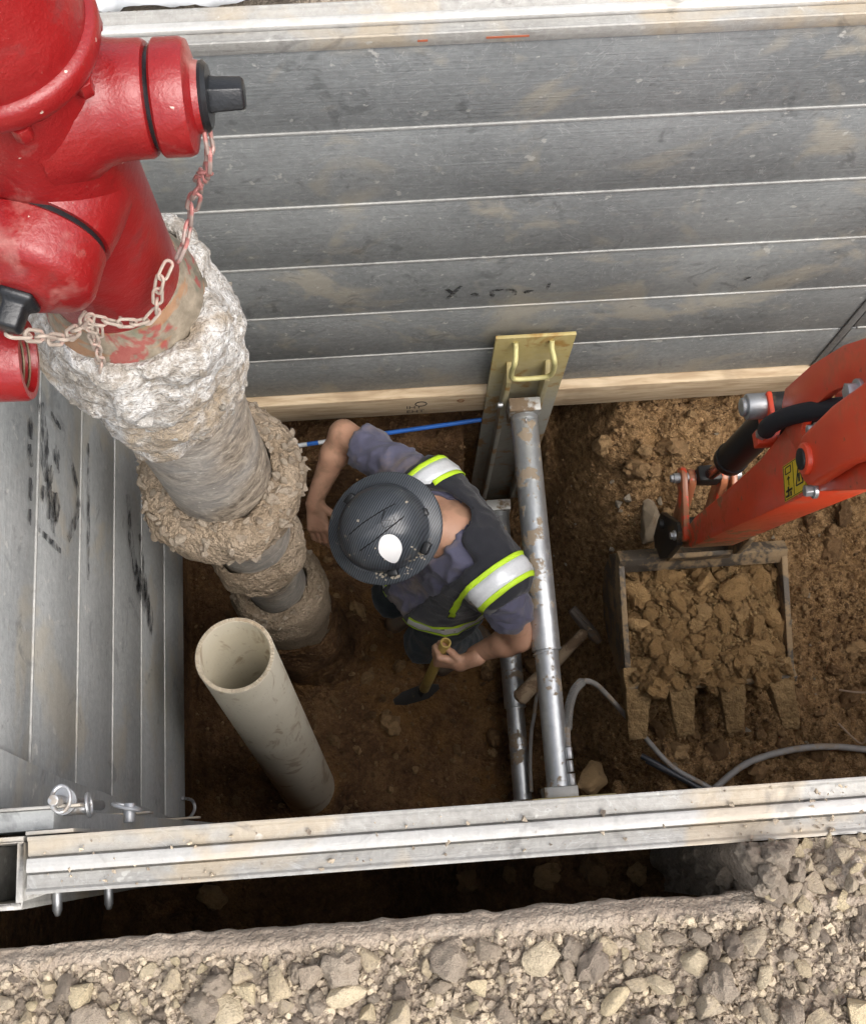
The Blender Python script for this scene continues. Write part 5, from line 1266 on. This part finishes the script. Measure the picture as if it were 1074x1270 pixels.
def patch(nm, poly, m, off, n=6):
    cx_, cy_ = np.mean(poly, axis=0); rows = [[on_hat(cx_+(x-cx_)*k/n, cy_+(y-cy_)*k/n, off) for x, y in poly] for k in range(n+1)]; k = len(poly)
    mb = MB(); mb.raw([p for r_ in rows for p in r_], [(j*k+i, j*k+(i+1) % k, (j+1)*k+(i+1) % k, (j+1)*k+i) for j in range(n) for i in range(k)])
    o = mb.build(nm, m, ang=80); o.parent = hat; o.matrix_parent_inverse = Matrix.Identity(4); return o
stx, sty = .000, -.072
blob = [(stx+.030*math.cos(a)*(1+.10*math.cos(2*a+.6)), sty+.041*math.sin(a)*(1+.06*math.sin(3*a))) for a in [2*math.pi*i/28 for i in range(28)]]
ca, sa = math.cos(.5), math.sin(.5)
blob = [(stx+(x-stx)*ca-(y-sty)*sa, sty+(x-stx)*sa+(y-sty)*ca) for x, y in blob]
patch('white_sticker', blob, mat_plain('white_vinyl', (.86, .86, .86), .45, 0, .02, 10, 0), .0012)
def hline(nm, pts, r, m=None, off=.0005):
    P = [on_hat(x, y, off) for x, y in [(a[0]+(b[0]-a[0])*k/6, a[1]+(b[1]-a[1])*k/6) for a, b in zip(pts[:-1], pts[1:]) for k in range(7)]]
    P = [p for i, p in enumerate(P) if i == 0 or (p-P[i-1]).length > 1e-5]
    o = MB().tube(P, r, 5).build(nm, m or M_BLACK); o.parent = hat; o.matrix_parent_inverse = Matrix.Identity(4)
hline('emblem_line', [(-.052,-.012),(-.028,.004),(-.052,.022)], .0012); hline('emblem_line', [(-.028,.004),(-.02,-.018),(-.055,-.026)], .0012); hline('emblem_line', [(-.055,-.030),(-.062,-.005)], .0009)
hline('ridge_groove', [(.075,-.028),(.02,-.030),(-.05,-.026),(-.085,-.022)], .0016); hline('ridge_groove', [(.075,.028),(.02,.030),(-.05,.026),(-.085,.022)], .0014)
for a, b, sx_, sy_ in ((-.126,-.035,.011,.009), (-.07,-.122,.019,.008), (.05,-.124,.014,.007), (.03,.126,.018,.007)):
    ang = math.atan2(b, a); Mx = Matrix((( *(hfw*math.cos(ang)+hrt*math.sin(ang)), 0), (*(-hfw*math.sin(ang)+hrt*math.cos(ang)), 0), (*hup, 0), (0,0,0,1))).transposed(); Mx.translation = Vector(hp(a, b, .026))
    o = MB().box((-.008, -sx_, -.018), (.012, sx_, .014), Mx).build('accessory_slot', M_BLACK, bev=.003); o.parent = hat; o.matrix_parent_inverse = Matrix.Identity(4)
g = np.random.default_rng(17); sp_ = MB(); M_SPL = mat_plain('mud_splash', (.42, .37, .29), .9)
for i in range(46):
    a = g.uniform(-2.0, -.75) if i < 34 else g.uniform(0, 6.28); r = g.uniform(.135, .163) if i < 34 else g.uniform(.05, .15); s = .0015+.0045*g.uniform()**2
    x, y = r*math.cos(a), r*math.sin(a)*.93; ns = 7
    ring = [on_hat(x+s*g.uniform(.6, 1.3)*math.cos(6.283*k/ns), y+s*g.uniform(.6, 1.3)*math.sin(6.283*k/ns), .0006) for k in range(ns)]
    sp_.raw(ring, [tuple(range(ns))])
o = sp_.build('mud_splashes', M_SPL, smooth=False); o.parent = hat; o['kind'] = 'stuff'; o.matrix_parent_inverse = Matrix.Identity(4)
# digging tool in his left hand
tl = empty('hand_trowel', tuple(handle_b), 'short digging tool with a hollow yellow handle held in his lower hand', 'trowel')
M_TH = mat_plain('yellow_handle', (.42, .30, .08), .5, 0, .2, 30, .0008, dirt=.5, dirt_t=.56, dcol=(.28, .2, .11))
ha_, hb_ = Vector(handle_a - hd_*.03), Vector(handle_b)
keep(MB().cyl(ha_, hb_, .0185, n=28, hollow=.0125).build('handle', M_TH, bev=.002), tl)
keep(MB().cyl(hb_ - Vector(hd_)*.02, hb_ + Vector(hd_)*.07, .012, .009, n=14).build('ferrule', M_BLKS), tl)
bl = MB(); bc = hb_ + Vector(hd_)*.06
bl.prism([(-.09,-.01),(-.04,-.035),(.05,-.03),(.09,-.012),(.09,.012),(.05,.03),(-.04,.035),(-.09,.01)], lambda a, b, t: Vector((bc.x-.02, bc.y-.0, bc.z)) + Vector((-.95,-.25,-.05))*a + Vector((.2,-.75,-.6))*b + Vector((0, -.3, .6))*t, 0, .004)
keep(bl.build('blade', M_BLKS, bev=.001), tl)
